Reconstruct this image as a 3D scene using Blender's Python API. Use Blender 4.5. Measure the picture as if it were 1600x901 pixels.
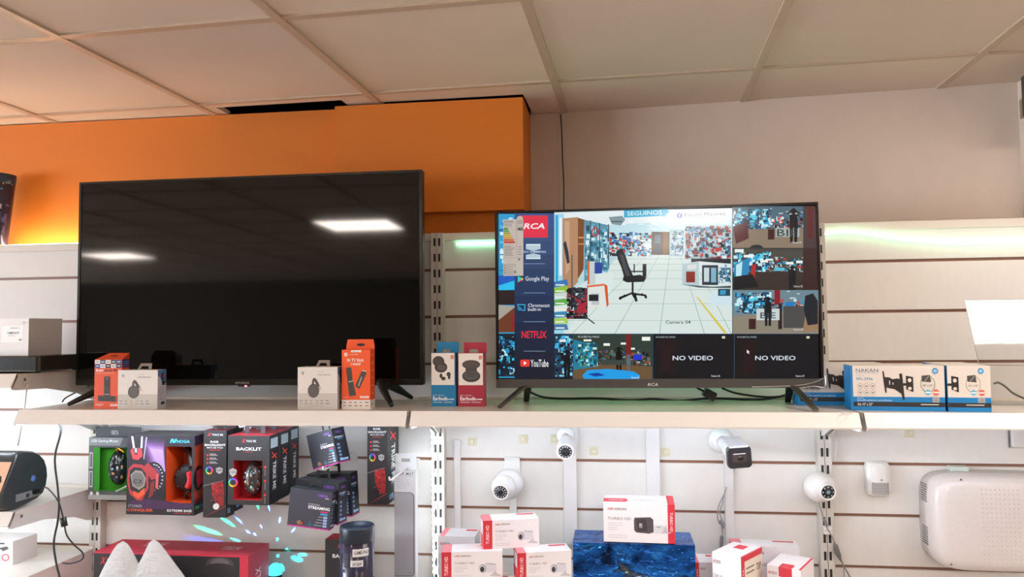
import bpy, bmesh, math, random
from mathutils import Matrix, Vector
for _o in list(bpy.data.objects): bpy.data.objects.remove(_o)
scene = bpy.context.scene
COL = scene.collection
# ------------------------------------------------------------------ camera
F = 1183.4; YAW, PITCH, ROLL = -.1269, .0516, -.0105
CAM = Vector((.5392, -2.3791, 1.6))
_fw = Vector((math.sin(YAW)*math.cos(PITCH), math.cos(YAW)*math.cos(PITCH), math.sin(PITCH)))
_rt = Vector((math.cos(YAW), -math.sin(YAW), 0)); _up = _rt.cross(_fw)
RT = _rt*math.cos(ROLL) + _up*math.sin(ROLL); UP = -_rt*math.sin(ROLL) + _up*math.cos(ROLL); FW = _fw
cd = bpy.data.cameras.new('camera'); cam = bpy.data.objects.new('camera', cd); COL.objects.link(cam)
cd.sensor_width = 36; cd.lens = F/1600*36; cd.clip_start = .05
cam.matrix_world = Matrix(((RT.x, UP.x, -FW.x, CAM.x), (RT.y, UP.y, -FW.y, CAM.y), (RT.z, UP.z, -FW.z, CAM.z), (0, 0, 0, 1)))
scene.camera = cam
# ------------------------------------------------------------------ light and exposure
scene.view_settings.view_transform = 'Standard'; scene.view_settings.look = 'None'
scene.view_settings.gamma = 1; scene.view_settings.use_curve_mapping = False
scene.view_settings.exposure = 1.2
LAMP = 17.0            # ceiling light diffusers
STRIP = 35.0           # cool white strips under the shelves
AMB = .30; FILL = 14.0     # glow of an unseen panel added to light the left side
w = bpy.data.worlds.new('world'); scene.world = w; w.use_nodes = True
w.node_tree.nodes['Background'].inputs[0].default_value = (1, .93, .86, 1)
w.node_tree.nodes['Background'].inputs[1].default_value = AMB
scene.cycles.use_denoising = True
scene.cycles.max_bounces = 8; scene.cycles.caustics_reflective = False; scene.cycles.caustics_refractive = False
scene.cycles.sample_clamp_indirect = 4
# ------------------------------------------------------------------ helpers
def ray(u, v): return RT*((u-800)/F) - UP*((v-450.5)/F) + FW
def P(u, v, y):
    d = ray(u, v); return CAM + d*((y-CAM.y)/d.y)
def PZ(u, v, z):
    d = ray(u, v); return CAM + d*((z-CAM.z)/d.z)
def lin(h):
    h = h.lstrip('#'); o = []
    for i in (0, 2, 4):
        c = int(h[i:i+2], 16)/255; o.append(c/12.92 if c <= .04045 else ((c+.055)/1.055)**2.4)
    return tuple(o)+(1,)
MATS = {}
def mat(kind):
    """procedural surfaces; the print or paint colour of each face is stored on the mesh"""
    if kind in MATS: return MATS[kind]
    m = bpy.data.materials.new(kind); m.use_nodes = True; nt = m.node_tree; b = nt.nodes['Principled BSDF']
    a = nt.nodes.new('ShaderNodeAttribute'); a.attribute_name = 'Col'
    if kind.startswith('glow'):
        nt.nodes.remove(b); e = nt.nodes.new('ShaderNodeEmission'); e.inputs[1].default_value = float(kind[4:])
        nt.links.new(a.outputs[0], e.inputs[0]); nt.links.new(e.outputs[0], nt.nodes['Material Output'].inputs[0]); MATS[kind] = m; return m
    if kind == 'screen':
        b.inputs['Base Color'].default_value = (.01, .01, .01, 1); b.inputs['Roughness'].default_value = .12
        nt.links.new(a.outputs[0], b.inputs['Emission Color']); b.inputs['Emission Strength'].default_value = .42; MATS[kind] = m; return m
    no = nt.nodes.new('ShaderNodeTexNoise'); no.inputs['Scale'].default_value = 30
    mx = nt.nodes.new('ShaderNodeMix'); mx.data_type = 'RGBA'; mx.blend_type = 'MULTIPLY'; mx.inputs[0].default_value = 1
    rp = nt.nodes.new('ShaderNodeMapRange'); rp.inputs[3].default_value = .95; rp.inputs[4].default_value = 1.03
    nt.links.new(no.outputs[0], rp.inputs[0]); nt.links.new(a.outputs[0], mx.inputs[6]); nt.links.new(rp.outputs[0], mx.inputs[7])
    nt.links.new(mx.outputs[2], b.inputs['Base Color'])
    R = dict(card=.5, gloss=.22, plastic=.38, satin=.3, foilblue=.22, metal=.3, wall=.75, board=.35, rubber=.6, foil=.16, piano=.05, bag=.45, clear=.03)
    b.inputs['Roughness'].default_value = R[kind]
    if kind in ('metal', 'foil'): b.inputs['Metallic'].default_value = 1 if kind == 'metal' else .85
    if kind == 'piano': b.inputs['Specular IOR Level'].default_value = .5
    if kind == 'foilblue':
        b.inputs['Metallic'].default_value = .9; tc = nt.nodes.new('ShaderNodeTexCoord'); mp = nt.nodes.new('ShaderNodeMapping'); mp.inputs['Scale'].default_value = (6, 6, 13); mp.inputs['Rotation'].default_value = (0, .5, 0)
        nt.links.new(tc.outputs['Object'], mp.inputs[0]); n3 = nt.nodes.new('ShaderNodeTexNoise'); n3.inputs['Scale'].default_value = 1.1; n3.inputs['Distortion'].default_value = 1.5; n3.inputs['Detail'].default_value = 3
        cr = nt.nodes.new('ShaderNodeValToRGB'); els = cr.color_ramp.elements; els[0].position = .30; els[0].color = lin('10264a'); els[1].position = .78; els[1].color = lin('6c7866')  # navy, blue and olive ramp paints reflections into the foil colour
        for q, cc in ((.42, '1d56a8'), (.52, '2a78d0'), (.60, '23406e')): e = els.new(q); e.color = lin(cc)
        nt.links.new(mp.outputs[0], n3.inputs['Vector']); nt.links.new(n3.outputs[0], cr.inputs[0]); nt.links.new(cr.outputs[0], b.inputs['Base Color'])
    if kind in ('foil', 'foilblue', 'bag', 'wall'):
        bp = nt.nodes.new('ShaderNodeBump'); n2 = nt.nodes.new('ShaderNodeTexNoise')
        n2.inputs['Scale'].default_value = dict(foil=14, foilblue=5, bag=13, wall=9)[kind]; n2.inputs['Detail'].default_value = 2 if kind == 'foilblue' else 5
        n2.inputs['Distortion'].default_value = dict(foil=1.6, foilblue=2.2, bag=1.0, wall=0)[kind]
        bp.inputs['Strength'].default_value = dict(foil=.5, foilblue=.45, bag=.6, wall=.05)[kind]; bp.inputs['Distance'].default_value = .02
        nt.links.new(n2.outputs[0], bp.inputs['Height']); nt.links.new(bp.outputs[0], b.inputs['Normal'])
    if kind == 'bag':
        tl = nt.nodes.new('ShaderNodeBsdfTranslucent'); tl.inputs[0].default_value = (.9, .92, .95, 1); tr_ = nt.nodes.new('ShaderNodeBsdfTransparent'); m1 = nt.nodes.new('ShaderNodeMixShader'); m1.inputs[0].default_value = .35; m2 = nt.nodes.new('ShaderNodeMixShader'); m2.inputs[0].default_value = .10
        nt.links.new(b.outputs[0], m1.inputs[1]); nt.links.new(tl.outputs[0], m1.inputs[2]); nt.links.new(m1.outputs[0], m2.inputs[1]); nt.links.new(tr_.outputs[0], m2.inputs[2]); nt.links.new(m2.outputs[0], nt.nodes['Material Output'].inputs[0])
    if kind == 'clear':
        nt.nodes.remove(b); g = nt.nodes.new('ShaderNodeBsdfGlossy'); g.inputs[1].default_value = .02
        t = nt.nodes.new('ShaderNodeBsdfTransparent'); t.inputs[0].default_value = (.93, .94, .94, 1)
        fr = nt.nodes.new('ShaderNodeFresnel'); fr.inputs[0].default_value = 1.49; ms = nt.nodes.new('ShaderNodeMixShader')
        nt.links.new(fr.outputs[0], ms.inputs[0]); nt.links.new(t.outputs[0], ms.inputs[1]); nt.links.new(g.outputs[0], ms.inputs[2])
        nt.links.new(ms.outputs[0], nt.nodes['Material Output'].inputs[0])
    MATS[kind] = m; return m
_TX = {}
def glyphs(s, bold, shear, serif=False):
    k = (s, bold, shear)
    if k in _TX: return _TX[k]
    c = bpy.data.curves.new('t', 'FONT'); c.body = s; c.offset = bold*.45; c.shear = shear; c.resolution_u = 2
    o = bpy.data.objects.new('t', c); COL.objects.link(o)
    dg = bpy.context.evaluated_depsgraph_get(); me = bpy.data.meshes.new_from_object(o.evaluated_get(dg))
    vs = [(v.co.x, v.co.y) for v in me.vertices]; fs = [tuple(p.vertices) for p in me.polygons]
    bpy.data.objects.remove(o); bpy.data.curves.remove(c); bpy.data.meshes.remove(me)
    if not vs: vs = [(0, 0), (1, 1)]
    x0 = min(a for a, b in vs); x1 = max(a for a, b in vs); y0 = min(b for a, b in vs); y1 = max(b for a, b in vs)
    vs = [((a-x0)/max(x1-x0, 1e-6), (b-y0)/max(y1-y0, 1e-6)) for a, b in vs]
    _TX[k] = (vs, fs); return _TX[k]
class MB:
    def __init__(s, o=(0, 0, 0)):
        s.v = []; s.f = []; s.c = []; s.m = []; s.sm = []; s.kinds = []; s.o = Vector(o); s.M = Matrix.Identity(4); s.n = 2e-4; s.dn = 2.5e-5; s.map = None
    def add(s, vs, fs, col, kind, smooth=False):
        b = len(s.v); s.v += [s.M @ Vector(p) - s.o for p in vs]
        if kind not in s.kinds: s.kinds.append(kind)
        k = s.kinds.index(kind); c = lin(col) if isinstance(col, str) else col
        for f in fs: s.f.append(tuple(b+i for i in f)); s.c.append(c); s.m.append(k); s.sm.append(smooth)
    def box(s, x0, x1, y0, y1, z0, z1, col, kind='plastic', skip=''):
        vs = [(x, y, z) for x in (x0, x1) for y in (y0, y1) for z in (z0, z1)]
        fs = dict(L=(0, 1, 3, 2), R=(4, 6, 7, 5), F=(0, 4, 5, 1), B=(2, 3, 7, 6), D=(0, 2, 6, 4), T=(1, 5, 7, 3))
        s.add(vs, [f for k, f in fs.items() if k not in skip], col, kind); return s
    def rbox(s, x0, x1, y0, y1, z0, z1, r, col, kind='plastic', seg=4, axis='y'):
        """box with rounded corners around one axis"""
        A = {'y': (x0, x1, z0, z1), 'z': (x0, x1, y0, y1), 'x': (y0, y1, z0, z1)}[axis]; a0, a1, b0, b1 = A; ring = []
        for cx, cy, st in ((a1-r, b1-r, 0), (a0+r, b1-r, 90), (a0+r, b0+r, 180), (a1-r, b0+r, 270)):
            for i in range(seg+1):
                t = math.radians(st+90*i/seg); ring.append((cx+r*math.cos(t), cy+r*math.sin(t)))
        lo, hi = {'y': (y0, y1), 'z': (z0, z1), 'x': (x0, x1)}[axis]; e = min(r*.25, (hi-lo)*.2)
        mk = {'y': lambda a, b, h: (a, h, b), 'z': lambda a, b, h: (a, b, h), 'x': lambda a, b, h: (h, a, b)}[axis]
        ca, cb = (a0+a1)/2, (b0+b1)/2; sa = 1-2*e/(a1-a0); sb = 1-2*e/(b1-b0); vs = []
        for h, k in ((lo, 1), (lo+e, 0), (hi-e, 0), (hi, 1)):
            vs += [mk(ca+(a-ca)*(sa if k else 1), cb+(b-cb)*(sb if k else 1), h) for a, b in ring]
        n = len(ring); fs = [tuple(range(n))[::-1], tuple(range(3*n, 4*n))]
        for j in range(3):
            for i in range(n): fs.append((j*n+i, j*n+(i+1) % n, (j+1)*n+(i+1) % n, (j+1)*n+i))
        s.add(vs, fs, col, kind); return s
    def prism(s, pts, fn, lo, hi, col, kind='plastic'):
        n = len(pts); vs = [fn(a, b, lo) for a, b in pts]+[fn(a, b, hi) for a, b in pts]
        s.add(vs, [tuple(range(n)), tuple(range(n, 2*n))[::-1]]+[(i, i+n, (i+1) % n+n, (i+1) % n) for i in range(n)], col, kind); return s
    def tube(s, pts, r, col, kind='plastic', seg=8, smooth=True, curve=True):
        P_ = [Vector(p) for p in pts]
        if curve and len(P_) > 2:
            Q = []
            for i in range(len(P_)-1):
                a = P_[max(i-1, 0)]; b = P_[i]; c = P_[i+1]; d = P_[min(i+2, len(P_)-1)]
                for t in [k/6 for k in range(6)]:
                    Q.append(.5*((2*b)+(c-a)*t+(2*a-5*b+4*c-d)*t*t+(3*b-a-3*c+d)*t**3))
            P_ = Q+[P_[-1]]
        vs = []; fs = []; n = len(P_)
        for i, p in enumerate(P_):
            t = (P_[min(i+1, n-1)]-P_[max(i-1, 0)]).normalized(); a = t.orthogonal() if i == 0 else (A_ - t*A_.dot(t))
            A_ = a.normalized(); b = t.cross(A_); rr = r[min(i, len(r)-1)] if isinstance(r, (list, tuple)) else r
            vs += [p+A_*(rr*math.cos(2*math.pi*k/seg))+b*(rr*math.sin(2*math.pi*k/seg)) for k in range(seg)]
        for i in range(n-1):
            for k in range(seg): fs.append((i*seg+k, i*seg+(k+1) % seg, (i+1)*seg+(k+1) % seg, (i+1)*seg+k))
        fs += [tuple(range(seg))[::-1], tuple(range((n-1)*seg, n*seg))]; s.add(vs, fs, col, kind, smooth); return s
    def lathe(s, prof, col, kind='plastic', seg=24, smooth=True):
        """profile of (radius, height) about local z"""
        vs = []; fs = []
        for r, h in prof: vs += [(r*math.cos(2*math.pi*k/seg), r*math.sin(2*math.pi*k/seg), h) for k in range(seg)]
        for i in range(len(prof)-1):
            for k in range(seg): fs.append((i*seg+k, i*seg+(k+1) % seg, (i+1)*seg+(k+1) % seg, (i+1)*seg+k))
        fs += [tuple(range(seg))[::-1], tuple(range((len(prof)-1)*seg, len(prof)*seg))]; s.add(vs, fs, col, kind, smooth); return s
    def ball(s, c, r, col, kind='plastic', seg=16, rings=10, flat=False):
        if not isinstance(r, (tuple, list)): r = (r, r, r)
        vs = []; fs = []
        for i in range(rings+1):
            t = math.pi*i/rings; z = math.cos(t)
            if flat: z = max(z, -.05)
            for k in range(seg): vs.append((c[0]+r[0]*max(math.sin(t), .001)*math.cos(2*math.pi*k/seg), c[1]+r[1]*max(math.sin(t), .001)*math.sin(2*math.pi*k/seg), c[2]+r[2]*z))
        for i in range(rings):
            for k in range(seg): fs.append((i*seg+k, i*seg+(k+1) % seg, (i+1)*seg+(k+1) % seg, (i+1)*seg+k)[::-1])
        s.add(vs, fs, col, kind, True); return s
    # --- flat print on a face; fractions from the face's top left corner
    def face(s, f, w, d, h):
        s.fw, s.fh = {'F': (w, h), 'R': (d, h), 'L': (d, h), 'T': (w, d)}[f]
        s.map = {'F': lambda a, b, n: (a*w, -n, h-b*h), 'R': lambda a, b, n: (w+n, a*d, h-b*h),
                 'L': lambda a, b, n: (-n, d-a*d, h-b*h), 'T': lambda a, b, n: (a*w, d-b*d, h+n)}[f]; s.n = 2e-4; s.pk = 'card'; return s
    def onpx(s, y, kind='card'):
        s.map = lambda a, b, n: P(a, b, y-n); s.fw = s.fh = 1; s.n = 1e-4; s.pk = kind; return s
    def poly(s, pts, col, kind=None):
        s.n += s.dn; s.add([s.map(a, b, s.n) for a, b in pts], [tuple(range(len(pts)))], col, kind or s.pk); return s
    def rect(s, a0, b0, a1, b1, col, kind=None): return s.poly([(a0, b0), (a1, b0), (a1, b1), (a0, b1)], col, kind)
    def ell(s, a, b, ra, rb, col, n=20, rot=0):
        c, q = math.cos(rot), math.sin(rot); k = s.fh/s.fw if s.fw else 1
        pts = []
        for i in range(n):
            x = ra*s.fw*math.cos(2*math.pi*i/n); y = rb*s.fh*math.sin(2*math.pi*i/n)
            pts.append((a+(x*c-y*q)/s.fw, b+(x*q+y*c)/s.fh))
        return s.poly(pts, col)
    def ring(s, a, b, ra, rb, th, col, n=20):
        s.n += s.dn; vs = []
        for q in (1, 1-th):
            vs += [s.map(a+ra*q*math.cos(2*math.pi*i/n), b+rb*q*math.sin(2*math.pi*i/n), s.n) for i in range(n)]
        cols = [col] if isinstance(col, str) else col
        for i in range(n): s.add([vs[i], vs[(i+1) % n], vs[n+(i+1) % n], vs[n+i]], [(0, 1, 2, 3)], cols[i*len(cols)//n], s.pk)
        return s
    def text(s, t, a0, b0, a1, b1, col, bold=.0, shear=0, rot=0):
        vs, fs = glyphs(t, bold, shear); s.n += s.dn; out = []
        for x, y in vs:
            if rot == 0: out.append(s.map(a0+(a1-a0)*x, b1+(b0-b1)*y, s.n))
            elif rot == -90: out.append(s.map(a0+(a1-a0)*y, b0+(b1-b0)*x, s.n))
            else: out.append(s.map(a1+(a0-a1)*y, b1+(b0-b1)*x, s.n))
        s.add(out, fs, col, s.pk); return s
    def textpoly(s, t, tl, tr, br, bl, col, bold=0., shear=0):
        vs, fs = glyphs(t, bold, shear); s.n += s.dn; out = []
        for x, y in vs:
            a = (tl[0]*(1-x)+tr[0]*x, tl[1]*(1-x)+tr[1]*x); b = (bl[0]*(1-x)+br[0]*x, bl[1]*(1-x)+br[1]*x)
            out.append(s.map(b[0]*(1-y)+a[0]*y, b[1]*(1-y)+a[1]*y, s.n))
        s.add(out, fs, col, s.pk); return s
    def lines(s, a0, b0, a1, b1, n, col, th=.35, rnd=None):
        for i in range(n):
            y = b0+(b1-b0)*(i+.2)/n; e = a1 if rnd is None else a0+(a1-a0)*rnd.uniform(.6, 1)
            s.rect(a0, y, e, y+(b1-b0)/n*th, col)
        return s
    def build(s, name, parent=None, loc=(0, 0, 0), rz=0, bevel=0, rot=None):
        me = bpy.data.meshes.new(name); me.from_pydata([tuple(p) for p in s.v], [], s.f)
        at = me.color_attributes.new('Col', 'FLOAT_COLOR', 'CORNER')
        buf = []
        for p, c in zip(me.polygons, s.c): buf += list(c)*p.loop_total
        at.data.foreach_set('color', buf)
        for k in s.kinds: me.materials.append(mat(k))
        me.polygons.foreach_set('material_index', s.m); me.polygons.foreach_set('use_smooth', s.sm); me.update()
        if any(s.sm):
            bm = bmesh.new(); bm.from_mesh(me); bmesh.ops.recalc_face_normals(bm, faces=bm.faces[:]); bm.to_mesh(me); bm.free()
        o = bpy.data.objects.new(name, me); COL.objects.link(o)
        if parent is not None: o.parent = parent; o.location = loc
        else: o.location = s.o+Vector(loc)
        o.rotation_euler = rot if rot else (0, 0, rz)
        if bevel:
            bv = o.modifiers.new('bevel', 'BEVEL'); bv.width = bevel; bv.segments = 2; bv.limit_method = 'ANGLE'; bv.angle_limit = .9
        return o
def thing(name, label, cat, loc=(0, 0, 0), rz=0, group=None, rot=None):
    o = bpy.data.objects.new(name, None); COL.objects.link(o); o.empty_display_size = .05
    o.location = loc; o.rotation_euler = rot if rot else (0, 0, rz); return tag(o, label, cat, group)
def tag(o, label, cat, group=None):
    o['label'] = label; o['category'] = cat
    if group: o['group'] = group
    return o
def struct(o): o['kind'] = 'structure'; return o
def frame(p, d, up=(0, 0, 1)):
    z = Vector(d).normalized(); x = Vector(up).cross(z).normalized(); y = z.cross(x)
    return Matrix(((x.x, y.x, z.x, p[0]), (x.y, y.y, z.y, p[1]), (x.z, y.z, z.z, p[2]), (0, 0, 0, 1)))
def clutter(mb, x0, y0, x1, y1, pal, n, s0, s1, seed, asp=1.):
    r = random.Random(seed); n = int(n*1.7); s1 = s0+(s1-s0)*.62; s0 *= .6
    for _ in range(n):
        a = r.uniform(x0, x1); b = r.uniform(y0, y1); w_ = r.uniform(s0, s1); h_ = r.uniform(s0, s1)*asp
        mb.rect(a, b, min(a+w_, x1), min(b+h_, y1), r.choice(pal))
# ================================================================== THE ROOM
TH = -.0409; E1 = Vector((math.cos(TH), math.sin(TH), 0)); E2 = Vector((-math.sin(TH), math.cos(TH), 0)); T = .61
O0 = Vector((-.8611, -.62, 0)); HC = 2.363
def G(i, j, z=HC): p = O0+E1*(T*i)+E2*(T*j); return (p.x, p.y, z)
LIGHTS = [(-1, -5), (-6, -8), (3, -5), (3, -8), (4, -1), (7, -5), (-10, -4)]  # back right and far left panels added to brighten; the rest read from reflections
# ceiling tiles: a sheet of slabs lying in the metal grid
c = MB(); rr = random.Random(4)
tones = ['dccbbb', 'd9c9ba', 'dfcebd', 'd8c7b9']
for i in range(-14, 8):
    for j in range(-14, 1):
        if (i, j) in LIGHTS: continue
        z = HC+rr.uniform(0, .003); a, b, d, e = G(i, j, z), G(i+1, j, z), G(i+1, j+1, z), G(i, j+1, z)
        up = lambda p: (p[0], p[1], p[2]+.015)
        c.add([a, b, d, e, up(a), up(b), up(d), up(e)], [(0, 3, 2, 1), (4, 5, 6, 7), (0, 1, 5, 4), (1, 2, 6, 5), (2, 3, 7, 6), (3, 0, 4, 7)], rr.choice(tones), 'wall')
# the cut row along the wall; one cut tile is slipped and leaves a dark gap
def strip(i0, i1, f0, f1, dz=0):
    a, b = G(i0, 1, HC+dz), G(i1, 1, HC+dz); d = Vector(G(i1, 1, HC+dz))+E2*f1; e = Vector(G(i0, 1, HC+dz))+E2*f0
    up = lambda p: (p[0], p[1], p[2]+.015)
    c.add([a, b, tuple(d), tuple(e), up(a), up(b), up(d), up(e)], [(0, 3, 2, 1), (4, 5, 6, 7), (0, 1, 5, 4), (1, 2, 6, 5), (2, 3, 7, 6), (3, 0, 4, 7)], 'e2d2c2', 'wall')
for i in range(-9, 0): strip(i, i+1, .14, .14)
strip(0, .08, .14, .14); strip(.08, .82, .045, .05); strip(.82, 1, .11, .115); strip(1, 1.81, .10, .11); strip(1.81, 2, .35, .35)
for i in range(2, 8): strip(i, i+1, .36, .36)
ceiling = struct(c.build('ceiling'))
g = MB(); W = .012
for i in range(-14, 9):
    a = Vector(G(i, -14)); b = Vector(G(i, 1))+E2*(.13 if i < 2 else .34)
    q = E1*W; g.add([tuple(a-q-Vector((0, 0, .004))), tuple(a+q-Vector((0, 0, .004))), tuple(b+q-Vector((0, 0, .004))), tuple(b-q-Vector((0, 0, .004))),
                     tuple(a-q+Vector((0, 0, .01))), tuple(a+q+Vector((0, 0, .01))), tuple(b+q+Vector((0, 0, .01))), tuple(b-q+Vector((0, 0, .01)))],
                    [(0, 3, 2, 1), (4, 5, 6, 7), (0, 1, 5, 4), (1, 2, 6, 5), (2, 3, 7, 6), (3, 0, 4, 7)], 'c4b09b', 'satin')
for j in range(-14, 2):
    a = Vector(G(-14, j)); b = Vector(G(8, j)); q = E2*W*(1 if j < 1 else .8)
    g.add([tuple(a-q-Vector((0, 0, .003))), tuple(a+q-Vector((0, 0, .003))), tuple(b+q-Vector((0, 0, .003))), tuple(b-q-Vector((0, 0, .003))),
           tuple(a-q+Vector((0, 0, .01))), tuple(a+q+Vector((0, 0, .01))), tuple(b+q+Vector((0, 0, .01))), tuple(b-q+Vector((0, 0, .01)))],
          [(0, 3, 2, 1), (4, 5, 6, 7), (0, 1, 5, 4), (1, 2, 6, 5), (2, 3, 7, 6), (3, 0, 4, 7)], 'c4b09b', 'satin')
struct(g.build('trim_1'))
b = MB(); b.box(-9.6, 4.2, -9.7, .85, 2.6, 2.68, '4a4644', 'wall'); b.box(-9.6, 4.2, .80, .85, 0, 2.6, '4a4644', 'wall'); struct(b.build('ceiling_upper'))  # slab over the ceiling, with a dark back sheet added to block ambient light
b = MB(); b.box(-9.5, 4.2, -9.6, .8, -.1, 0, 'b4aca6', 'satin')
for i in range(-20, 10): b.box(i*.45-.002, i*.45+.002, -9.6, .7, 0, .0006, '8b8276', 'wall')
for j in range(-21, 2): b.box(-9.5, 4.2, j*.45-.002, j*.45+.002, 0, .0006, '8b8276', 'wall')
struct(b.build('floor'))
ORG = 'd9781c'; WHT = 'd6c5b6'
b = MB()
b.box(-9.5, .27, .105, .75, 0, 2.359, ORG, 'wall')
struct(b.build('wall_back_left'))
b = MB(); b.box(-.371, .27, .058, .1045, 1.985, 2.355, ORG, 'wall'); struct(b.build('wall_back_column'))
b = MB(); b.prism([(.271, .302), (1.84, .18), (1.84, .75), (.271, .75)], lambda a, q, h: (a, q, h), 0, 2.6, WHT, 'wall')
struct(b.build('wall_back'))
b = MB(); b.prism([(.2705, .290), (.372, .282), (.372, .30), (.2705, .31)], lambda a, q, h: (a, q, h), 0, 2.362, WHT, 'wall'); struct(b.build('trim_2'))
b = MB(); b.box(4.0, 4.2, -9.6, .8, 0, 2.6, WHT, 'wall'); struct(b.build('wall_right'))
b = MB(); b.box(1.84, 4.0, .03, .8, 0, 2.362, WHT, 'wall'); struct(b.build('wall_back_return'))
b = MB(); b.box(-9.5, 4.2, -9.7, -9.5, 0, 2.6, '5a4c40', 'wall'); struct(b.build('wall_front'))
b = MB(); b.box(-9.6, -9.4, -9.6, .7, 0, 2.6, '8d7c6c', 'wall'); struct(b.build('wall_left'))
b = MB(); b.box(-9.39, -9.38, -7.5, -1.5, .7, 2.25, (.80, .90, 1, 1), 'glow%.1f' % FILL)  # glowing window panel added out of view to brighten the left side
for k in range(5): b.box(-9.38, -9.34, -7.5+k*1.5-.03, -7.5+k*1.5+.03, .7, 2.25, 'd8d4ce', 'satin')
struct(b.build('window_1'))
for n, (i, j) in enumerate(LIGHTS):
    k = G(i+.5, j+.5); o = Vector((k[0], k[1], HC))
    t = thing('ceiling_light', 'square flush ceiling light panel', 'ceiling light', o, TH, 'ceiling lights')
    m = MB(); m.box(-.27, .27, -.27, .27, .004, .012, (1, .88, .79, 1), 'glow%.1f' % (LAMP if j < -2 else 8.5)); m.build('diffuser', t)
    m = MB()
    for a in ((-.293, -.27, -.293, .293), (.27, .293, -.293, .293), (-.27, .27, -.293, -.27), (-.27, .27, .27, .293)): m.box(*a, 0, .03, 'e8e2da', 'satin')
    m.box(-.27, .27, -.27, .27, .02, .03, 'e8e2da', 'satin'); m.build('frame', t)
# thin cable hanging down the corner of the white wall
m = MB(P(877, 330, .27)); m.tube([P(876, 178, .268), P(878, 215, .27), P(879, 250, .268), P(881, 290, .268), P(881, 345, .262), P(882, 420, .262)], .0022, '2b2622', 'rubber')
tag(m.build('wall_cable'), 'thin dark cable running down the white wall beside the orange column', 'cable')
q = P(1596, 153, .0)
t = thing('wall_speaker', 'small dark box fixed high on the wall, cut by the right edge of the photo', 'speaker', (q.x, q.y-.02, q.z-.06))
m = MB(); m.rbox(0, .10, -.06, .02, 0, .125, .008, '3b3a34', 'plastic'); m.build('housing', t)
m = MB(); m.box(.06, .12, .02, .15, .03, .09, 'c9bcae', 'metal'); m.build('bracket', t)
m = MB()
for k in range(6): m.box(.008, .09, -.0625, -.06, .014+k*.018, .022+k*.018, '20241f', 'plastic')
m.build('grille', t)
# ================================================================== THE SHELVING
BAY = 1.162; SZ = [1.787-.15*k for k in range(11)]; TOPZ = 1.905
PW = 'e3dfda'; GR = '8e6552'
names = ['white slatwall panel behind the black receiver, far left bay', 'white slatwall panel behind the large switched-off television',
         'white slatwall panel behind the television showing camera feeds', 'white slatwall panel behind the blue and white bracket cartons, far right bay']
for k in range(4):
    x0 = -2*BAY+k*BAY+.0115; x1 = -BAY+k*BAY-.0115
    if k == 3: x1 = 1.755
    t = thing('slatwall_panel', names[k], 'slatwall', ((x0+x1)/2, 0, .25), 0, None)
    ox = -(x0+x1)/2; bx = lambda m, a, b_, c_, d, e, f, col, kd: m.box(a+ox, b_+ox, c_, d, e-.25, f-.25, col, kd)
    m = MB(); bx(m, x0, x1, .0075, .02, .25, 1.88, GR, 'board'); m.build('groove_back', t)
    m = MB(); zs = [1.88]+SZ+[.25]
    for a, b_ in zip(zs[:-1], zs[1:]):
        bx(m, x0, x1, 0, .0075, b_+(.0046 if b_ > .26 else 0), a-(.0046 if a < 1.87 else 0), PW, 'board')
    m.build('planks', t)
    m = MB(); bx(m, x0, x1, -.006, .024, 1.88, TOPZ, 'e0d8ce', 'board'); m.build('top_cap', t, bevel=.0015)
UPL = ['slotted steel upright at the left end of the large black television', 'slotted steel upright between the two televisions', 'slotted steel upright at the right end of the camera feed television']
for k in range(3):
    x = (k-1)*BAY; t = thing('slotted_upright', UPL[k], 'upright', (x, 0, .05), 0, None)
    m = MB()
    m.box(-.020, -.0008, -.03, -.0006, 0, 1.853, 'cfcac2', 'satin'); m.box(.0008, .020, -.03, -.0006, 0, 1.853, 'cfcac2', 'satin'); m.box(-.0008, .0008, -.024, -.0006, 0, 1.85, '6d6a66', 'satin')
    z = P(683, 378, -.03).z-.05
    while z > .3:
        for sx in (-1, 1): m.box(sx*.0075-.0035, sx*.0075+.0035, -.0303, -.02, z-.0125, z+.0125, '1c1a1a', 'rubber')
        z -= .05
    m.build('column', t)
def shelf(x0, x1, z, lab, yf=-.372, lip=.038, grp=None):
    """board, sloping front lip and two tapering brackets"""
    cx = (x0+x1)/2; t = thing('display_shelf', lab, 'shelf', (cx, 0, z), 0, grp); a, b_ = x0-cx, x1-cx
    m = MB(); m.box(a, b_, yf+.004, -.031, -.012, 0, 'dcd5cc', 'board'); m.box(a, b_, -.034, -.031, 0, .008, 'e2d8cb', 'board'); m.build('board', t)
    m = MB(); pr = [(yf+.004, .001), (yf-.002, .0015), (yf-.022, -lip+.004), (yf-.020, -lip), (yf-.012, -lip), (yf-.012, -lip+.004), (yf+.004, -.006)]
    m.prism(pr[::-1], lambda p, q_, h: (h, p, q_), a+.002, b_-.002, 'f0ebe5', 'board')
    m.box(a+.002, b_-.002, yf-.0192, yf-.0185, -lip+.006, -lip+.0075, 'c4b8aa', 'board')
    m.build('front_lip', t, bevel=.0008)
    for sx in (a+.002, b_-.0045):
        m = MB(); pr = [(-.028, -.001), (yf, -.001), (yf-.02, -lip-.004), (yf-.004, -lip-.008), (yf+.12, -.05), (-.12, -.075), (-.06, -.10), (-.028, -.105)]
        m.prism(pr, lambda p, q_, h: (h, p, q_), sx, sx+.0025, 'dcd8d3', 'satin')
        m.tube([(sx-.0005, yf+.03, -.018), (sx+.003, yf+.03, -.018)], .005, '8f8b86', 'metal', curve=False); m.build('bracket', t)
    return t
S1 = 1.377
shelf(-BAY+.003, -.003, S1, 'upper white shelf carrying the large black television and streaming stick boxes')
shelf(.004, BAY-.004, S1, 'upper white shelf carrying the television with camera feeds and the earbuds boxes')
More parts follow.
